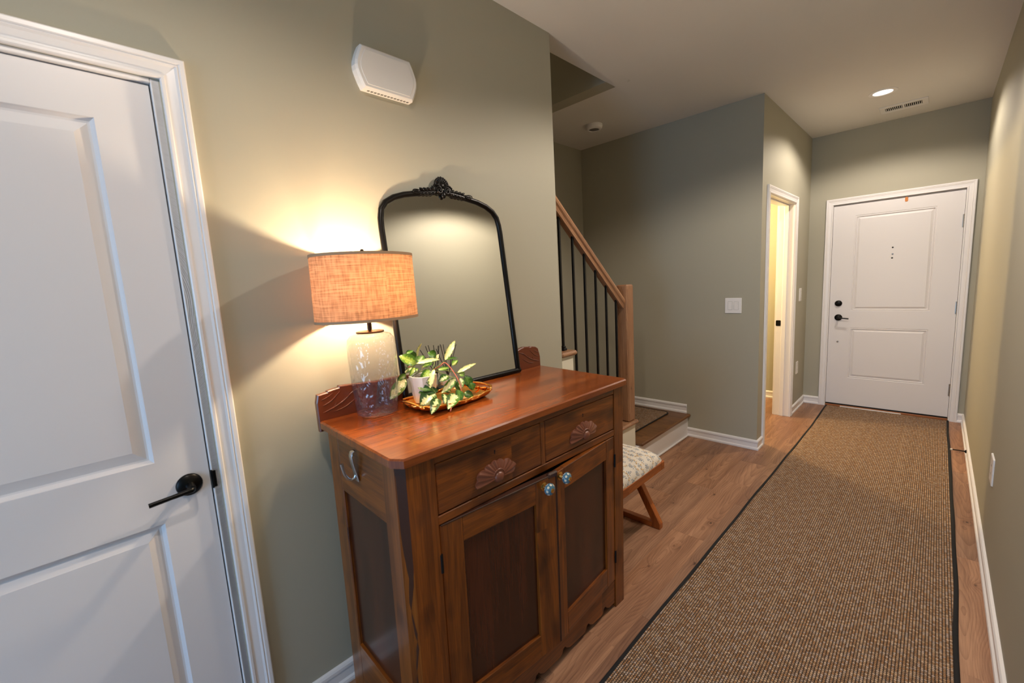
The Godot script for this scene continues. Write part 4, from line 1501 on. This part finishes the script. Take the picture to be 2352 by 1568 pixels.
func tabletop():
	# gilt tray
	var t := thing("tray", "small gold scalloped tray under the potted plant", "tray", on_top(0.405, -0.335), sb_basis() * Basis(Vector3.UP, 0.06))
	begin(0)
	var n := 96
	var R := func(i: int, s: float, y: float) -> Vector3:
		var a := TAU * i / n
		var c := cos(a)
		var d := sin(a)
		var k := pow(pow(absf(c), 5.0) + pow(absf(d), 5.0), -0.2)
		var wob := 1.0 + 0.035 * cos(a * 16.0) * s
		return Vector3(c * k * 0.155 * (0.80 + 0.20 * s) * wob, y + 0.004 * s * (cos(a * 4.0 + PI) + 1.0) * 0.5 * 1.6, -d * k * 0.098 * (0.80 + 0.20 * s) * wob)
	smooth = 1
	for i in n:
		tri(Vector3(0, 0.003, 0), R.call(i, 0.0, 0.003), R.call(i + 1, 0.0, 0.003))
		quad(R.call(i, 0.0, 0.003), R.call(i, 0.7, 0.010), R.call(i + 1, 0.7, 0.010), R.call(i + 1, 0.0, 0.003))
		quad(R.call(i, 0.7, 0.010), R.call(i, 1.0, 0.020), R.call(i + 1, 1.0, 0.020), R.call(i + 1, 0.7, 0.010))
		quad(R.call(i, 1.0, 0.020), R.call(i, 1.0, 0.017), R.call(i + 1, 1.0, 0.017), R.call(i + 1, 1.0, 0.020))
		quad(R.call(i, 1.0, 0.017), R.call(i, 0.7, 0.006), R.call(i + 1, 0.7, 0.006), R.call(i + 1, 1.0, 0.017))
		quad(R.call(i, 0.7, 0.006), R.call(i, 0.0, 0.0003), R.call(i + 1, 0.0, 0.0003), R.call(i + 1, 0.7, 0.006))
		tri(Vector3(0, 0.0003, 0), R.call(i + 1, 0.0, 0.0003), R.call(i, 0.0, 0.0003))
	smooth = -1
	done("dish", M.gold, t)
	begin(0)
	var rim := []
	for i in n: rim.append(R.call(i, 1.0, 0.020))
	tube(rim, 0.0035, 8, true)
	done("rim", M.gold, t)
	for s in [-1.0, 1.0]:
		begin(0)
		tube([Vector3(s * 0.158, 0.022, 0.066), Vector3(s * 0.166, 0.030, 0.060), Vector3(s * 0.168, 0.033, 0.030), Vector3(s * 0.168, 0.034, 0.0), Vector3(s * 0.168, 0.033, -0.030), Vector3(s * 0.166, 0.030, -0.060), Vector3(s * 0.158, 0.022, -0.066)], [0.0035, 0.0052, 0.0036, 0.0048, 0.0036, 0.0052, 0.0035], 10)
		done("handle", M.gold, t)
	# plant
	var base := Vector3(0.1740, 1.0492, -0.8650)
	var p := thing("potted_plant", "trailing hoya with green and cream leaves in a white faceted pot", "potted plant", base)
	begin(1)
	var kx := xf
	for i in 8:
		var a0 := TAU * (i + 0.2) / 8.0
		var a1 := TAU * (i + 1.2) / 8.0
		var c0 := Vector3(cos(a0), 0, -sin(a0))
		var c1 := Vector3(cos(a1), 0, -sin(a1))
		var up := Vector3.UP
		quad(c0 * 0.040, c1 * 0.040, c1 * 0.052 + up * 0.098, c0 * 0.052 + up * 0.098)
		quad(c0 * 0.052 + up * 0.098, c1 * 0.052 + up * 0.098, c1 * 0.045 + up * 0.098, c0 * 0.045 + up * 0.098)
		quad(c0 * 0.045 + up * 0.098, c1 * 0.045 + up * 0.098, c1 * 0.044 + up * 0.080, c0 * 0.044 + up * 0.080)
		tri(Vector3.ZERO, c1 * 0.040, c0 * 0.040)
	done("pot", M.marble, p)
	begin(1)
	lathe([Vector2(0.045, 0.084), Vector2(0.03, 0.088), Vector2(0.0001, 0.090)], 16)
	done("soil", M.soil, p)
	var leaves := [[-12, 130, 15, -42, 167, 66, 31, 1], [-33, 126, -8, -33, 153, -37, 27, 2], [0, 146, -68, -11, 166, -39, 26, 2], [20, 142, -59, 29, 160, -62, 9, 0], [5, 136, 23, 51, 143, -51, 13, 0], [29, 132, -88, 49, 206, -130, 18, 0], [16, 130, -105, 33, 131, -150, 8, 2], [31, 107, -119, 42, 124, -142, 17, 1], [69, 83, -113, 121, 115, -169, 12, 0], [-9, 84, 65, -13, 21, 134, 31, 3], [-28, 98, 52, -33, 76, 87, 15, 2], [46, 114, -4, 43, 61, 40, 23, 1], [64, 114, -13, 68, 47, 16, 18, 0], [83, 26, 1, 68, -4, 63, 46, 4], [139, 26, 35, 196, -4, 103, 26, 4], [107, 73, -74, 93, 27, -15, 21, 3], [109, 70, -95, 124, 30, -83, 19, 3], [87, 69, -136, 104, 21, -143, 27, 2], [109, 43, -141, 119, 13, -145, 21, 2], [116, 13, -102, 145, -4, -122, 21, 2], [150, 27, -38, 197, -4, 36, 31, 3], [93, 22, -27, 140, -4, 6, 19, 4], [126, 34, -68, 181, -4, -26, 22, 2], [35, 55, 46, 74, 40, 10, 17, 2], [-23, 106, 59, -1, 124, 38, 10, 3], [0, 107, 43, 12, 117, 20, 12, 1], [52, 106, -38, 75, 109, -75, 11, 1], [74, 74, -118, 86, 78, -137, 17, 1], [81, 81, -64, 75, 66, -21, 23, 4], [-79, 165, 11, -74, 172, -18, 10, 2], [2, 118, -21, 4, 127, -47, 12, 2], [11, 120, 1, 24, 129, -23, 11, 1], [76, 63, -79, 101, 12, -97, 12, 2], [74, 33, -16, 39, 34, 48, 25, 2], [8, 124, 34, 10, 94, 60, 12, 1], [70, 41, -41, 89, 18, -62, 15, 4]]
	var stems := [[33, 106, -28, 46, 117, -52, 54, 128, -69, 78, 106, -79, 113, 69, -81], [113, 69, -81, 133, 26, -78, 125, 15, -51, 221, -4, 43], [20, 111, -8, 11, 90, 51, 59, 70, 22, 82, 29, 1], [9, 108, -29, -3, 133, 18, -11, 109, 59, -8, 82, 65], [16, 105, -39, 1, 144, -68], [18, 104, -41, 29, 129, -87], [39, 101, -36, 84, 81, -60, 107, 74, -75], [22, 106, -49, 69, 82, -113, 87, 69, -136]]
	var off := Vector3(0.1588, 1.0565, -0.8722) - base
	for s in stems.size():
		var pts := []
		for i in range(0, stems[s].size(), 3): pts.append(Vector3(stems[s][i], stems[s][i + 1], stems[s][i + 2]) * 0.001 + off)
		var c := Curve3D.new()
		for i in pts.size():
			var tan: Vector3 = (pts[mini(i + 1, pts.size() - 1)] - pts[maxi(i - 1, 0)]) / 6.0
			c.add_point(pts[i], -tan, tan)
		var fine := []
		for i in 25: fine.append(c.sample_baked(c.get_baked_length() * i / 24.0, true))
		begin(1)
		tube(fine, 0.0021 if s < 2 else 0.0016, 7)
		done("stem", M.stem_red if s < 2 else M.stem_green, p)
	var eye := (Vector3(0.824, 0.206, 0.528)).normalized()
	for lf in leaves:
		begin(1)
		leaf(Vector3(lf[0], lf[1], lf[2]) * 0.001 + off, Vector3(lf[3], lf[4], lf[5]) * 0.001 + off, lf[6] * 0.00135, eye)
		done("leaf", M["leaf_%d" % lf[7]], p)
	# reed diffuser
	var q := thing("reed_diffuser", "small clear bottle of black scent reeds behind the plant", "diffuser", Vector3(0.139, 1.0492, -1.0071))
	begin(1)
	lathe([Vector2(0.0001, 0.001), Vector2(0.024, 0.001), Vector2(0.026, 0.006), Vector2(0.026, 0.045), Vector2(0.022, 0.052), Vector2(0.012, 0.057), Vector2(0.011, 0.070), Vector2(0.013, 0.073)], 28)
	done("bottle", M.jar_glass, q)
	for e in [[0.0, 0.193, 0.0267, 0.004], [-0.012, 0.194, 0.020, 0.003], [0.0, 0.186, -0.032, -0.004], [0.010, 0.187, -0.042, -0.003], [0.004, 0.181, 0.052, 0.006], [-0.02, 0.19, 0.0, 0.0]]:
		begin(1)
		tube([Vector3(-e[0] * 0.4, 0.006, -e[2] * 0.25), Vector3(0, 0.072, e[3]), Vector3(e[0], e[1], e[2])], 0.0017, 6, false, 1.0, Vector3.RIGHT)
		done("reed", M.reed, q)

func leaf(a: Vector3, b: Vector3, w: float, eye: Vector3):
	var d := b - a
	var l := d.length()
	d /= l
	var nrm := (eye + Vector3(0, 0.35, 0) + Vector3(rng.randf_range(-0.35, 0.35), rng.randf_range(-0.15, 0.3), rng.randf_range(-0.35, 0.35))).normalized()
	nrm = (nrm - d * nrm.dot(d)).normalized()
	var side := d.cross(nrm)
	var rows := 12
	var cols := 6
	var P := func(i: int, j: int) -> Vector3:
		var v := float(i) / rows
		var u := float(j) / cols * 2.0 - 1.0
		var wid := w * 0.5 * pow(sin(PI * pow(v, 0.85)), 0.75) * 1.05
		if i == rows: wid = 0.0
		var bow := sin(PI * v) * l * 0.10 - 0.0
		return a + d * l * v + nrm * (bow + absf(u) * absf(u) * wid * 0.28 + sin(v * 9.0 + u * 2.0) * w * 0.025) + side * u * wid
	smooth = 1
	for i in rows:
		for j in cols:
			var uv := func(ii, jj): return Vector2(float(jj) / cols, float(ii) / rows * 0.98 + 0.01)
			quad_uv(P.call(i, j), P.call(i, j + 1), P.call(i + 1, j + 1), P.call(i + 1, j), uv.call(i, j), uv.call(i, j + 1), uv.call(i + 1, j + 1), uv.call(i + 1, j))
	smooth = -1

# ------------------------------------------------------------------ bench
func bench():
	var t := thing("bench", "low wooden bench with a floral cushion beside the stairs", "bench", Vector3(0.235, 0, -1.985))
	var hx := 0.230
	var hz := 0.250
	for b in [[-hx, hx, hz - 0.035, hz], [-hx, hx, -hz, -hz + 0.035]]:
		begin(0)
		box(Vector3(b[0], 0.368, b[2]), Vector3(b[1], 0.416, b[3]), 0.003)
		done("seat_rail", M.bench_wood, t)
	for b in [[hx - 0.03, hx], [-hx, -hx + 0.03]]:
		begin(2)
		box(Vector3(b[0], 0.368, -hz + 0.035), Vector3(b[1], 0.416, hz - 0.035), 0.003)
		done("seat_rail", M.bench_wood, t)
	for s in [-1.0, 1.0]:
		var z0: float = s * (hz - 0.022) - 0.018
		for k in [-1.0, 1.0]:
			begin(1)
			grain = 1
			var foot := Vector2(k * 0.217, 0.0)
			var top := Vector2(-k * 0.010 * 0.0 + k * 0.012, 0.368)
			var dir := (top - foot).normalized()
			var nn := Vector2(-dir.y, dir.x) * (1.0 if k > 0 else -1.0)
			var th := 0.036
			var pl := PackedVector2Array([foot, foot + Vector2(0, 0.034), Vector2(top.x + k * 0.022, 0.368), Vector2(top.x - k * 0.022, 0.368), foot + Vector2(-k * 0.048, 0.034), foot + Vector2(-k * 0.048, 0.0)])
			prism(pl, z0, z0 + 0.036, 0.002)
			done("leg", M.bench_wood, t)
		begin(0)
		box(Vector3(-0.168, 0.0, z0), Vector3(0.168, 0.033, z0 + 0.036), 0.002)
		done("foot_bar", M.bench_wood, t)
	# cushion
	begin(2)
	smooth = 1
	var n := 28
	var top_of := func(i: int, j: int) -> Vector3:
		var u := float(i) / n * 2.0 - 1.0
		var v := float(j) / n * 2.0 - 1.0
		u = signf(u) * (1.0 - pow(1.0 - absf(u), 1.6))
		v = signf(v) * (1.0 - pow(1.0 - absf(v), 1.6))
		var k := pow(maxf(0.0, (1.0 - pow(absf(u), 7.0)) * (1.0 - pow(absf(v), 7.0))), 0.42)
		var cor := 1.0 - 0.035 * pow(absf(u * v), 4.0)
		var y := 0.412 + 0.062 * k + 0.022 * (1.0 - u * u) * (1.0 - v * v)
		var swell := 1.0 + 0.010 * k
		return Vector3(u * (hx - 0.002) * cor * swell, y, v * (hz - 0.002) * cor * swell)
	for i in n:
		for j in n:
			quad(top_of.call(i, j), top_of.call(i, j + 1), top_of.call(i + 1, j + 1), top_of.call(i + 1, j))
	smooth = -1
	quad(Vector3(-hx + 0.01, 0.4125, hz - 0.01), Vector3(-hx + 0.01, 0.4125, -hz + 0.01), Vector3(hx - 0.01, 0.4125, -hz + 0.01), Vector3(hx - 0.01, 0.4125, hz - 0.01))
	done("cushion", M.print, t)
